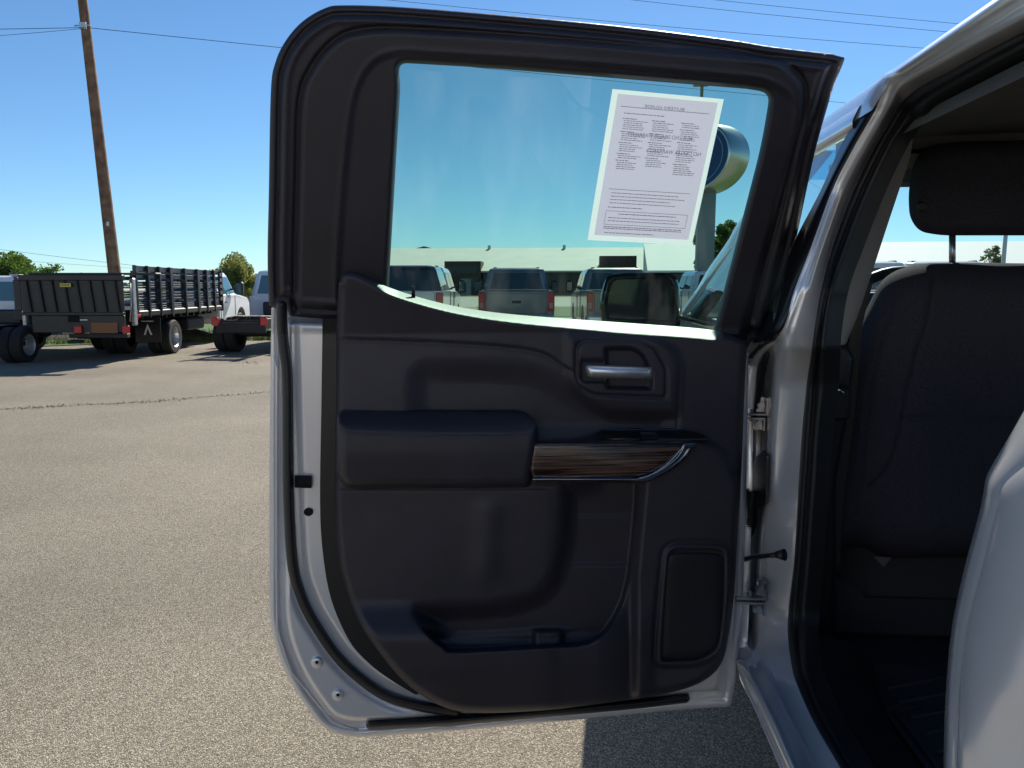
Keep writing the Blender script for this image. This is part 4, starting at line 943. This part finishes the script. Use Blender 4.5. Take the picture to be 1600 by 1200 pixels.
def gable(name, px0, px1, D, ytop, ybase, m, label):
    a = gD(px0, D); b = gD(px1, D); z0 = atD(px0, ybase, D).z; z1 = atD(px0, ytop, D).z; c = (a+b)/2
    r_ = empty(name, c, label, 'building')
    MB().box(a.x, b.x, a.y, a.y+12, 0, z0).build('wall', M['wall_white'], r_)
    mb = MB(); mb.prism([Vector((a.x-1, a.y-1, z0)), Vector((c.x, a.y-1, z1)), Vector((b.x+1, a.y-1, z0))], (0, 14, 0)); mb.build('roof', m, r_)
gable('house', 648, 682, 210, 385, 391, M['roofbrown'], 'tan gabled roof peeking over the warehouse, left one')
gable('house', 684, 708, 225, 388, 391.5, M['roofblue'], 'slate gabled roof peeking over the warehouse, right one')

# unseen building added behind the camera to bounce sunlight into the shaded paint
bD = empty('bounce_building', (2, -21, 0), 'pale building added out of view behind the camera to bounce warm light onto the silver paint', 'building')
MB().box(-26, 24, -34, -21, 3.4, 6.4).build('fascia', M['wall_bright'], bD)
MB().box(-26, 24, -34, -21.6, 0, 3.39).build('wall', mat('stucco', (.62, .55, .46), .9, noise=.08, nscale=1), bD)
for k in range(7): MB().box(-24+k*6.6, -20.4+k*6.6, -21.65, -21.55, .4, 2.9).build('window', M['dark_opening'], bD)

# ================================================================== trees
def tree(name, px, D, ytop, wpx, label, lm, n_=2600, leaf=.16, lean=0, base=0.0):
    p = gD(px, D); zt = atD(px, ytop, D).z; wd = wpx/F*D/2; r_ = empty(name, p, label, 'tree', 'trees behind the lots')
    tk = MB(); pts = [p, p+Vector((.1, 0, zt*.3)), p+Vector((0, .1, zt*.55))]; tk.tube(pts, [zt*.035, zt*.028, zt*.015], 8)
    cl = []
    for k in range(26):
        a = random.random()*6.28; ph = random.random(); rr = wd*(0.2+.75*random.random())*math.sin(pi*(.25+.62*ph)); c = p+Vector((cos(a)*rr, sin(a)*rr, zt*(.16+.74*ph))); cl.append((c, wd*random.uniform(.18, .36)))
        if k % 3 == 0: tk.tube([p+Vector((0, 0, zt*.25)), p.lerp(c, .5)+Vector((0, 0, zt*.2)), c], [zt*.015, zt*.009, zt*.003], 5)
    tk.build('trunk', M['bark'], r_)
    lf = MB()
    for k in range(n_):
        c, s_ = random.choice(cl); v = Vector((random.gauss(0, 1), random.gauss(0, 1), random.gauss(0, .8))); v = v.normalized()*s_*random.random()**.4
        q_ = c+v; u = Vector((random.gauss(0, 1), random.gauss(0, 1), random.gauss(0, 1))).normalized()*leaf*random.uniform(.6, 1.3); w = u.orthogonal().normalized()*leaf*.5
        lf.add([q_-u, q_+w, q_+u, q_-w], [(0, 1, 2, 3)])
    lf.build('crown', lm, r_)
tree('leafy_tree', 2, 55, 397, 150, 'green tree at the far left above the white cab', M['leaf_a'], 6500, .15)
tree('leafy_tree', -50, 60, 402, 100, 'green tree cut by the left picture edge', M['leaf_a'], 1500, .17)
tree('leafy_tree', 84, 75, 410, 44, 'small distant tree over the left part of the lift gate', M['leaf_a'], 1000, .13)
tree('leafy_tree', 70, 80, 413, 44, 'tiny distant treetop just above the lift gate edge', M['leaf_a'], 800, .13)
tree('willow_tree', 368, 42, 397, 96, 'pale yellow green bushy tree right of the stake bed', M['leaf_b'], 11000, .085)
tree('willow_tree', 396, 44, 424, 50, 'lower pale green bush behind the white truck hood', M['leaf_b'], 3000, .085)
tree('leafy_tree', 1126, 62, 324, 90, 'dark green tree behind the gray sign post', M['leaf_a'], 5200, .17)
tree('leafy_tree', 1546, 90, 374, 46, 'small round tree seen through the windshield', M['leaf_a'], 1200, .2)

# ================================================================== poles, wires, sign
def z_at(px, py, D): return atD(px, py, D)
pb = gD(187, 24); pole = empty('utility_pole', pb, 'tall weathered wooden utility pole leaning left behind the stake bed', 'utility pole')
top = z_at(122, -60, 24)
MB().tube([pb.lerp(top, t) for t in np.linspace(0, 1, 12)], [.20-.07*t for t in np.linspace(0, 1, 12)], 14).build('shaft', M['polewood'], pole)
h = MB(); c = z_at(135, 43, 24); h.box(c.x-.10, c.x+.10, c.y-.20, c.y-.13, c.z-.10, c.z+.10, .01); h.tube([c+Vector((-.25, -.18, 0)), c+Vector((.25, -.18, 0))], .02, 6); h.build('bracket', M['alu'], pole)
tag_n = MB(); c = z_at(170, 350, 23.7); tag_n.box(c.x-.04, c.x+.04, c.y-.06, c.y-.05, c.z-.06, c.z+.06); tag_n.build('number_tag', M['alu'], pole)
def wire(a, b, sag, label, r=.012, group='overhead wires'):
    A_, B_ = z_at(*a), z_at(*b); pts = []
    for t in np.linspace(0, 1, 30): p = A_.lerp(B_, t); p.z -= sag*4*t*(1-t); pts.append(p)
    tag(MB().tube(pts, r*.65, 5).build('power_line', M['wire']), label, 'power line', group)
wire((-700, 40, 24), (135, 43, 23.8), .10, 'upper wire running left from the wooden pole', .014)
wire((-700, 70, 24), (135, 44, 23.8), .25, 'lower of the two wires running left from the wooden pole', .010)
wire((135, 43, 23.8), (1900, 210, 46), .15, 'long wire running right from the wooden pole behind the door top', .014)
wire((-300, 350, 60), (560, 450, 70), .3, 'thin wire sloping down behind the pole above the lift gate', .02)
wire((-300, 380, 60), (560, 437, 70), .3, 'lower thin wire low behind the pole', .015)
wire((380, -24, 40), (1900, 108, 40), .25, 'lowest of the three wires crossing above the door', .016)
wire((800, -22, 40), (1900, 84, 40), .2, 'middle of the three wires crossing above the door', .016)
wire((800, -36, 42), (1900, 70, 42), .2, 'topmost of the three wires crossing above the door', .016)
# oval dealership sign
sc_ = z_at(1098, 249, 35); sb = gD(1099, 35)
sg = empty('oval_sign', sb, 'blue oval dealership sign with polished rim on a thick gray post', 'sign')
MB().box(sb.x-.38, sb.x+.38, sb.y-.25, sb.y+.35, 0, sc_.z-1.2, .03).build('post', M['post'], sg)
ang = radians(48); nrm = Vector((-sin(ang), -cos(ang), 0)); uu = Vector((cos(ang), -sin(ang), 0)); zz = Vector((0, 0, 1))
def oval(a, b, w, n_=72): return [sc_ + uu*(a*cos(t)) + zz*(b*sin(t)) + nrm*w for t in np.linspace(0, 2*pi, n_, endpoint=False)]
A0_, B0_ = 2.0, 1.50; T = .72
mb = MB(); mb.loft([oval(A0_*.95, B0_*.93, T), oval(A0_*.985, B0_*.98, T+.02), oval(A0_, B0_, T-.1), oval(A0_*1.0, B0_, -T+.1), oval(A0_*.97, B0_*.96, -T)], closed=True); mb.build('rim', M['signrim'], sg)
for s_ in (1, -1):
    mb = MB(); o_ = oval(A0_*.955, B0_*.94, s_*(T-.02)); mb.add(o_, [tuple(range(len(o_)))]); fc = mb.build('sign_face', M['signblue'], sg)
    mb = MB(); mb.loft([oval(A0_*.80, B0_*.80, s_*(T-.005)), oval(A0_*.825, B0_*.825, s_*(T-.005))], closed=True, smooth=False); mb.build('face_ring', M['signline'], fc)
# tall lot lamp behind the paper
lb = gD(1087, 44); lp = empty('lot_lamp', lb, 'slim tan lamp post whose head shows just above the paper', 'lamp post')
lt = z_at(1086, 134, 44); MB().tube([lb, Vector((lb.x, lb.y, lt.z))], [.12, .09], 10).build('shaft', mat('lamp_tan', (.42, .36, .24), .6), lp)
mb = MB(); mb.box(lt.x-.08, lt.x+.75, lt.y-.2, lt.y+.2, lt.z-.02, lt.z+.14, .03); mb.build('lamp_head', bpy.data.materials['lamp_tan'], lp)
mb = gD(1563, 60); sp_ = empty('lot_lamp', mb, 'faint lamp post seen through the windshield right of the small tree', 'lamp post'); MB().tube([mb, mb+Vector((0, 0, 5.6))], .16, 8).build('shaft', M['wall_white'], sp_)

# ================================================================== vehicles (local: x right, y forward, origin under the rear bumper)
def sideloft(mb, prof, half, ins=.03, x0=None, mi=0):
    """closed side profile (y,z) given thickness across the car, with softened edges"""
    xs = [-half, -half+ins, half-ins, half] if x0 is None else [x0, x0+ins, half-ins, half]
    P = np.array(prof, float); c = P.mean(0); rings = []
    for k, x in enumerate(xs):
        e = ins if k in (0, 3) else 0; d = P-c; L = np.linalg.norm(d, axis=1)[:, None]; Q = P - d/L*e; rings.append([Vector((x, q_[0], q_[1])) for q_ in Q])
    n_ = len(P); b = len(mb.v); mb.loft(rings, closed=True, mi=mi, smooth=False)
    mb.f += [tuple(b+k for k in range(n_)), tuple(b+3*n_+k for k in range(n_))[::-1]]; mb.mi += [mi]*2; mb.sm += [False]*2
def arch(yc, r, z0, n=9): return [(yc+r*cos(t), z0+r*sin(t)) for t in np.linspace(pi, 0, n)]
def ghouse(yr, yf, z0, z1, hw0, hw1, rr=.10, rf=.35, mk=None):
    """cab upper body: rear/front y at the belt, tapering to the roof"""
    lv = [(z0, hw0, yr, yf), (z0+(z1-z0)*.80, hw1+.03, yr+rr*.7, yf-rf*.8), (z0+(z1-z0)*.94, hw1-.02, yr+rr, yf-rf), (z1, hw1-.12, yr+rr+.12, yf-rf-.14)]
    rings = []
    for z, h_, a, b in lv:
        k = .10; rings.append([Vector(v) for v in ((-h_+k, a, z), (h_-k, a, z), (h_, a+k, z), (h_, b-k, z), (h_-k, b, z), (-h_+k, b, z), (-h_, b-k, z), (-h_, a+k, z))])
    return rings
def quad_on(a, b, c, d, u0, u1, v0, v1, out):
    """inset quad on face a(bl) b(br) c(tr) d(tl), pushed outwards"""
    def f(u, v): return (a*(1-u)+b*u)*(1-v) + (d*(1-u)+c*u)*v
    return [f(u0, v0)+out, f(u1, v0)+out, f(u1, v1)+out, f(u0, v1)+out]
def cab(root, yr, yf, z0, z1, hw0, hw1, paint, gl, crew=True, rear_label=None):
    R_ = ghouse(yr, yf, z0, z1, hw0, hw1); mb = MB(); mb.loft(R_, closed=True, smooth=False); b = len(mb.v)-8; mb.f.append(tuple(range(b, b+8))); mb.mi.append(0); mb.sm.append(False)
    o = mb.build('cab', paint, root, local=True); r0, r1 = R_[0], R_[1]
    q_ = quad_on(r0[0], r0[1], r1[1], r1[0], .05, .95, .12, .98, Vector((0, -.012, 0))); MB().add(q_, [(0, 1, 2, 3)]).build('rear_window', gl, o, local=True)
    q_ = quad_on(r0[5], r0[4], r1[4], r1[5], .04, .96, .08, .98, Vector((0, .012, 0))); MB().add(q_, [(0, 1, 2, 3)]).build('windshield', gl, o, local=True)
    for s_, (a, b_, c, d) in ((1, (r0[2], r0[3], r1[3], r1[2])), (-1, (r0[7], r0[6], r1[6], r1[7]))):
        segs = ((.06, .46), (.51, .97)) if crew else ((.08, .95),)
        for u0, u1 in segs:
            q_ = quad_on(a, b_, c, d, u0, u1, .10, .97, Vector((s_*.012, 0, 0)))
            MB().add(q_, [(0, 1, 2, 3)]).build('side_window', gl, o, local=True)
    return o
def mirrors(root, y, z, hw, paint, both=True):
    for s_ in (-1, 1):
        mb = MB(); mb.box(min(s_*hw, s_*(hw+.20)), max(s_*hw, s_*(hw+.20)), y-.02, y+.05, z-.03, z+.02, .01)
        x0 = s_*(hw+.14); x1 = s_*(hw+.36); mb.box(min(x0, x1), max(x0, x1), y-.06, y+.10, z-.16, z+.20, .04); m_ = mb.build('mirror', M['black'], root, local=True)
        MB().box(min(x0, x1)+.03, max(x0, x1)-.03, y-.066, y-.061, z-.12, z+.16).build('mirror_glass', M['sideglass_lt'], m_, local=True)
def wheels(root, spec):
    for (x, y, R, wd, dual) in spec:
        s_ = 1 if x > 0 else -1
        t_ = MB(); r_ = MB(); n_ = 2 if dual else 1
        for k in range(n_):
            c = Vector((x-s_*(wd+.02)*k, y, R)); a = (-s_, 0, 0)
            t_.cyl(c, a, R, wd, 30, prof=[(R*.60, wd*.12), (R*.66, 0), (R*.94, 0), (R, .03), (R, wd-.03), (R*.94, wd), (R*.6, wd)])
        w = t_.build('wheel', M['tyre'], root, local=True)
        dp = .15 if dual else .05
        r_.cyl(Vector((x, y, R)), (-s_, 0, 0), R, wd, 26, prof=[(R*.61, .0), (R*.56, .02), (R*.52, dp), (R*.30, dp+.01), (R*.26, dp-.04), (R*.12, dp-.06), (0, dp-.06)])
        for k in range(8):
            a = 2*pi*k/8; c = Vector((x-s_*(dp+.008), y+cos(a)*R*.41, R+sin(a)*R*.41)); r_.cyl(c, (s_, 0, 0), R*.05, .012, 8, mi=1)
        r_.build('rim', [M['rim'], M['hole']], w, local=True)
def place(root, lx, ly, px, py, rz, k=1.0):
    lx *= k; ly *= k; root.scale = (k, k, k)
    g_ = G(px, py); c, s_ = cos(rz), sin(rz); root.location = (g_.x-(c*lx-s_*ly), g_.y-(s_*lx+c*ly), 0); root.rotation_euler = (0, 0, rz)
RZP = radians(4.4); RZT = radians(6.7)

def make_pickup(label, paint, group, cap=False, emblem=True):
    root = empty('parked_pickup', (0, 0, 0), label, 'pickup truck', group)
    mb = MB(); prof = [(0.0, .72), (0.0, 1.38), (1.85, 1.40), (1.9, 1.38), (4.55, 1.36), (5.9, 1.24), (6.05, 1.0), (6.08, .55), (5.45, .5)] + arch(4.95, .5, .5)[::-1] + [(4.3, .5), (1.85, .5)] + arch(1.25, .5, .5)[::-1] + [(.5, .62)]
    sideloft(mb, prof, 1.0, .05); b = mb.build('body', paint, root, local=True)
    cab(root, 1.95, 4.45, 1.36, 2.03, .96, .80, paint, M['sideglass'])
    MB().box(-.16, .16, 2.13, 2.19, 1.985, 2.02, .01).build('brake_light', M['red'], root, local=True)
    for s_ in (-.62, .62): MB().box(s_-.05, s_+.05, 2.2, 2.5, 2.01, 2.05, .01).build('roof_marker', M['black'], root, local=True)
    # tailgate
    tg = MB(); tg.box(-.80, .80, -.035, .0, .78, 1.37, .012); tg.box(-.76, .76, -.05, -.03, 1.30, 1.36, .01); tg.box(-.60, .60, -.040, -.03, .86, .90, .004); t_ = tg.build('tailgate', paint, root, local=True)
    MB().box(-.12, .12, -.062, -.045, 1.05, 1.12, .02).build('emblem', M['black'], t_, local=True)
    for s_ in (-1, 1):
        l = MB(); l.box(min(s_*.83, s_*1.005), max(s_*.83, s_*1.005), -.04, .10, .84, 1.34, .02); q_ = l.build('taillight', M['red'], root, local=True)
        MB().box(min(s_*.87, s_*.96), max(s_*.87, s_*.96), -.046, -.038, .92, 1.06, .004).build('reverse_lens', M['lenspink'], q_, local=True)
    bp = MB(); bp.box(-.98, .98, -.16, .05, .52, .72, .04); bp.box(-.30, .30, -.18, -.10, .62, .74, .02); bp.build('rear_bumper', M['chrome'] if not cap else M['black'], root, local=True)
    MB().box(-.16, .16, -.19, -.182, .58, .70).build('plate', M['clearlens'], root, local=True)
    mb = MB(); mb.box(-.86, .86, .03, 1.9, 1.33, 1.402, .01); mb.build('bed_cover', M['black'], root, local=True)
    if cap:
        R_ = ghouse(.0, 1.9, 1.38, 2.0, .97, .80, .10, .02); mb = MB(); mb.loft(R_, closed=True, smooth=False); bb = len(mb.v)-8; mb.f.append(tuple(range(bb, bb+8))); mb.mi.append(0); mb.sm.append(False); c_ = mb.build('camper_shell', M['gloss_black'], root, local=True)
    wheels(root, [(1.0, 1.25, .40, .27, False), (-1.0, 1.25, .40, .27, False), (1.0, 4.95, .40, .27, False), (-1.0, 4.95, .40, .27, False)])
    for s_ in (-1, 1):
        mb = MB(); mb.box(min(s_*1.0, s_*1.012), max(s_*1.0, s_*1.012), 3.25, 3.265, .6, 1.36); mb.box(min(s_*1.0, s_*1.012), max(s_*1.0, s_*1.012), 2.1, 2.115, .6, 1.36); mb.box(min(s_*1.0, s_*1.03), max(s_*1.0, s_*1.03), 3.35, 3.5, 1.18, 1.21, .005); mb.build('door_seams', M['black'], root, local=True)
    mirrors(root, 3.95, 1.48, .94, paint); return root
GP = 'pickups parked in a row beyond the open door'
D_ = 20.6
def gpt(px): # ground image row for D
    return px
def place_center(root, px, D, rz): p = gD(px, D); root.location = p; root.rotation_euler = (0, 0, rz)
pk = make_pickup('gray pickup seen squarely from behind with red taillights in the middle of the glass', M['gray'], GP); place_center(pk, 807, 20.4, RZP)
pk2 = make_pickup('greenish gray pickup half hidden behind the large black side mirror', M['gray2'], GP); place_center(pk2, 976, 20.4, RZP)
pk3 = make_pickup('white pickup with a glossy black camper shell at the left of the glass', M['white'], GP, cap=True); place_center(pk3, 628, 18.8, RZP)
pk4 = make_pickup('white pickup seen through the windshield beside the pillar trim', M['white'], 'pickups seen through the windshield'); place_center(pk4, 1400, 15, radians(-4))
pk5 = copy_tree(pk4); place_center(pk5, 1535, 15, radians(-6)); pk5['label'] = 'white pickup seen through the windshield below the headrest'
pk6 = make_pickup('white pickup mostly hidden between the side mirror and the sign post', M['white'], GP); place_center(pk6, 1150, 24, RZP)

def chassis(label, group, light=True):
    root = empty('chassis_cab_truck', (0, 0, 0), label, 'truck', group)
    mb = MB()
    for s_ in (-1, 1): mb.box(s_*.43-.04, s_*.43+.04, .1, 5.6, .58, .80, .01)
    for y in (.12, .8, 1.5, 2.3, 3.0): mb.box(-.43, .43, y, y+.07, .62, .76, .01)
    mb.box(-.55, .55, .0, .1, .50, .72, .02); mb.box(-.3, .3, .9, 1.7, .55, .70, .05); mb.box(-1.0, 1.0, 1.25, 1.38, .35, .48, .03)
    for k in range(14): mb.tube([Vector((-.42+k*.065, random.uniform(.0, .4), .78+random.random()*.06)), Vector((-.40+k*.065, .7, .84)), Vector((-.45+k*.065, 1.2, .80))], .018, 5)
    mb.build('chassis_frame', M['chassis'], root, local=True)
    mb = MB(); mb.box(-.42, .42, 2.25, 2.62, .80, 1.12, .03); mb.box(.50, .95, 1.9, 2.5, .50, .78, .04); mb.build('tank_box', M['black'], root, local=True)
    for s_ in (-1, 1):
        l = MB(); l.box(s_*.53-.075, s_*.53+.075, -.05, .02, .66, .84, .02); l.build('taillight', M['red'], root, local=True)
    mb = MB(); prof = [(2.75, .62), (2.75, 1.26), (4.35, 1.28), (5.55, 1.16), (5.75, .98), (5.75, .50), (5.45, .48)] + arch(4.95, .47, .48)[::-1] + [(4.3, .48), (2.9, .5)]
    sideloft(mb, prof, .98, .05); mb.build('body', M['truckwhite'], root, local=True)
    c_ = cab(root, 2.75, 4.35, 1.25, 1.90, .94, .78, M['truckwhite'], M['sideglass_lt'], crew=False)
    mb = MB(); mb.box(-.35, -.05, 2.73, 2.748, .98, 1.08, .005); mb.build('vent_panel', M['black'], root, local=True)
    mb = MB(); mb.box(-.12, .12, 2.82, 3.0, 1.90, 1.93, .01); mb.build('roof_light', M['clearlens'], root, local=True)
    MB().box(.975, .995, 3.25, 3.42, 1.05, 1.08, .004).build('door_handle', M['black'], root, local=True)
    MB().box(.972, .988, 2.95, 2.965, .6, 1.25).box(.972, .988, 4.08, 4.095, .6, 1.25).build('door_seam', M['black'], root, local=True)
    mirrors(root, 4.0, 1.42, .92, M['truckwhite'])
    wheels(root, [(1.08, 1.35, .385, .23, True), (-1.08, 1.35, .385, .23, True), (1.0, 4.95, .385, .25, False), (-1.0, 4.95, .385, .25, False)])
    return root
GT = 'work trucks parked in a row on the lot'
t1 = chassis('white cab with bare chassis and a big rear wheel cut by the left picture edge', GT); place(t1, 1.08, 1.35, 48, 566, RZT, .90)
t2 = chassis('white cab with bare chassis and red taillights half hidden by the open door edge', GT); place(t2, -1.08, 1.35, 345, 549, RZT-radians(6.5))

# stake bed truck with a folded lift gate
st_ = empty('stake_bed_truck', (0, 0, 0), 'black stake bed truck with white cab and ribbed lift gate folded at its rear', 'truck', GT)
mb = MB(); prof = [(5.35, .62), (5.35, 1.26), (6.75, 1.30), (7.85, 1.18), (8.1, .98), (8.1, .50), (7.8, .48)] + arch(7.2, .47, .48)[::-1] + [(6.6, .48), (5.45, .5)]
sideloft(mb, prof, 1.02, .05); mb.build('body', M['truckwhite'], st_, local=True)
cab(st_, 5.35, 6.95, 1.25, 1.90, .98, .82, M['truckwhite'], M['sideglass_lt'], crew=False); mirrors(st_, 6.5, 1.42, .96, M['truckwhite'])
MB().box(1.015, 1.035, 5.85, 6.02, 1.05, 1.08, .004).box(1.012, 1.028, 5.5, 5.515, .6, 1.25).box(1.012, 1.028, 6.68, 6.695, .6, 1.25).build('door_handle', M['black'], st_, local=True)
mb = MB()
for s_ in (-1, 1): mb.box(s_*.43-.04, s_*.43+.04, .1, 7.5, .58, .80, .01)
mb.box(-1.0, 1.0, 2.0, 2.14, .33, .45, .03); mb.box(.55, 1.0, 3.2, 4.3, .45, .74, .04); mb.box(-1.0, -.55, 3.2, 4.3, .45, .74, .04); mb.tube([Vector((.6, 2.6, .5)), Vector((.8, 3.1, .48)), Vector((.85, 3.9, .52))], .05, 8)
mb.build('chassis_frame', M['chassis'], st_, local=True)
mb = MB(); mb.box(-1.18, 1.18, .15, 5.25, .88, 1.0, .02); mb.box(-1.19, 1.19, .12, .2, .82, 1.02, .01)
for y in np.arange(.4, 5.1, .4): mb.box(-1.0, 1.0, y, y+.06, .80, .88)
mb.build('deck', M['bedblack'], st_, local=True)
def rack(name, x0, x1, y0, y1, zt, ph, cap_=9):
    zt = min(zt, cap_); mb = MB(); L = (y1-y0) if x0 == x1 else (x1-x0); n_ = max(2, round(L/.62)); al_y = x0 == x1
    for k in range(n_+1):
        t = k/n_
        if al_y: y = y0+t*(y1-y0); mb.box(x0-.025, x0+.045, y-.035, y+.035, .86, zt, .006)
        else: x = x0+t*(x1-x0); mb.box(x-.035, x+.035, y0-.045, y0+.025, .86, zt, .006)
    zt = min(zt, cap_)
    for (a, b) in ((.99, 1.12), (1.20, 1.36), (1.44, 1.58), (1.65, 1.74), (1.79, 1.89)):
        if b > zt: continue
        for q_ in np.linspace(a, b-.035, 3):
            if al_y: mb.box(x0-.03, x0-.012, y0, y1, q_-.004, q_+.039, .003)
            else: mb.box(x0, x1, y0+.012, y0+.03, q_, q_+.030, .003)
    mb.build(name, M['stake'], st_, local=True)
rack('stake_side', 1.15, 1.15, .22, 1.90, 1.90, 0); rack('stake_side', 1.15, 1.15, 1.96, 3.50, 1.90, 0); rack('stake_side', 1.15, 1.15, 3.56, 5.18, 1.90, 0)
rack('stake_side', -1.15, -1.15, .22, 2.65, 1.90, 0, 1.66); rack('stake_side', -1.15, -1.15, 2.72, 5.18, 1.90, 0, 1.80); rack('stake_front', -1.12, 1.12, 5.2, 5.2, 1.90, 0)
for (y, z, m_, w_) in ((1.62, 1.44, M['yellow'], .16), (3.55, 1.42, M['green_label'], .14)): MB().box(1.10, 1.108, y, y+w_, z-.10, z+.06).build('sticker', m_, st_, local=True)
mb = MB()
for k, z in enumerate((1.80, 1.66, 1.50, 1.34, 1.18)): mb.box(1.196, 1.202, 4.98, 5.12, z-.05, z+.04)
mb.build('reflector_strip', mat('dull_red_label', (.12, .07, .07), .5), st_, local=True)
# lift gate
lg = MB(); X0, X1 = -.74, 1.16; Y0 = -.34
lg.box(X0, X1, Y0, Y0+.05, .95, 1.68, .008); lg.box(X0-.02, X1+.02, Y0-.04, Y0+.08, 1.59, 1.70, .012); lg.box(X0, X1, Y0-.03, Y0+.06, .93, .99, .008); lg.box(X0-.16, X0-.02, Y0+.02, Y0+.10, 1.02, 1.60, .01)
lg.box(X0+.15, X1-.02, Y0+.02, Y0+.10, .60, .93, .01); lg.box(X0+.1, X1+.6, Y0+.10, Y0+.34, 1.70, 1.74, .01)
gate = lg.build('lift_gate', M['bedblack'], st_, local=True)
rb = MB()
for k in range(8):
    x = X0+.10+k*.235; rb.prism([Vector((x, Y0-.045, 1.585)), Vector((x+.035, Y0-.045, 1.585)), Vector((x+.095, Y0-.045, .995)), Vector((x+.06, Y0-.045, .995))], (0, .05, 0))
rb.build('rib', mat('rib_black', (.006, .006, .006), .5), gate, local=True)
MB().box(.02, .22, Y0-.052, Y0-.044, 1.47, 1.54).build('label', M['yellow'], gate, local=True)
def small_text(s_, x, y, z, h_, parent, m, flip=False):
    me = text_mesh(s_); xs = [v.co.x for v in me.vertices]; ys = [v.co.y for v in me.vertices]; H_ = max(ys)-min(ys); k = h_/H_
    for v in me.vertices: v.co = Vector((x+v.co.x*k, y, z+v.co.y*k))
    link('lettering', me, m, parent, local=True)
mb = MB(); mb.box(.04, .20, Y0-.0535, Y0-.0525, 1.485, 1.525); 
for k in range(7): mb.box(.045+k*.021, .058+k*.021, Y0-.055, Y0-.054, 1.488, 1.522)
mb = MB()
for k in range(6): mb.box(.045+k*.026, .060+k*.026, Y0-.055, Y0-.053, 1.49, 1.525)
mb.build('label_print', M['ink'], gate, local=True)
MB().box(.33, .47, Y0-.02, Y0+.0, .835, .855).build('number_plate_strip', M['clearlens'], gate, local=True)
MB().box(.10, .30, Y0-.005, Y0+.017, .80, .92).build('gate_cutout', M['hole'], gate, local=True)
MB().box(-.10, .12, Y0+.14, Y0+.16, .58, .76).build('splash_plate', M['alu'], st_, local=True)
MB().box(.52, 1.02, Y0+.0, Y0+.018, .59, .79).build('brown_plate', mat('bronze_plate', (.13, .07, .04), .3, .6), gate, local=True)
mb = MB(); mb.box(.10, 1.20, Y0-.02, Y0+.12, .50, .58, .01); mb.box(.10, .34, Y0-.10, Y0+.1, .40, .46, .01); mb.build('step', M['chassis'], st_, local=True)
for x in (.28, 1.18): MB().box(x-.07, x+.07, Y0-.05, Y0+.02, .58, .74, .02).build('taillight', M['red'], st_, local=True)
MB().box(1.14, 1.20, .13, .30, .86, .94, .02).build('marker_light', M['red'], st_, local=True)
MB().box(-.95, -.87, -.02, .10, .72, 1.64, .015).build('gate_runner', M['alu'], st_, local=True)
mb = MB(); mb.box(1.14, 1.22, -.02, .10, .72, 1.64, .015); mb.tube([Vector((1.14, -.08, .8)), Vector((1.19, -.1, 1.1)), Vector((1.17, -.02, 1.6))], .012, 6); mb.build('gate_runner', M['alu'], st_, local=True)
mb = MB(); mb.box(.62, 1.16, 1.28, 1.30, .30, .86, .004); f_ = mb.build('mud_flap', M['black'], st_, local=True)
mb = MB(); mb.add([Vector((.80, 1.274, .46)), Vector((.84, 1.274, .46)), Vector((.89, 1.274, .60)), Vector((.94, 1.274, .46)), Vector((.98, 1.274, .46)), Vector((.89, 1.274, .70))], [(0, 1, 2, 5), (2, 3, 4, 5)]); mb.box(.76, 1.02, 1.272, 1.276, .74, .76)
mb.build('flap_emblem', M['clearlens'], f_, local=True)
mb = MB(); mb.tube([Vector((.2, .5, 1.15)), Vector((1.08, .5, 1.17))], .05, 10); mb.box(.95, 1.07, .44, .5, 1.1, 1.22, .02); mb.box(.75, .9, .44, .5, 1.48, 1.56, .02); mb.build('hydraulic_unit', M['clearlens'], st_, local=True)
wheels(st_, [(1.16, 2.05, .375, .23, True), (-.30, 2.05, .375, .23, True), (1.02, 7.2, .375, .25, False), (-1.02, 7.2, .375, .25, False)])
place(st_, 1.16, 2.05, 276, 552, RZT)
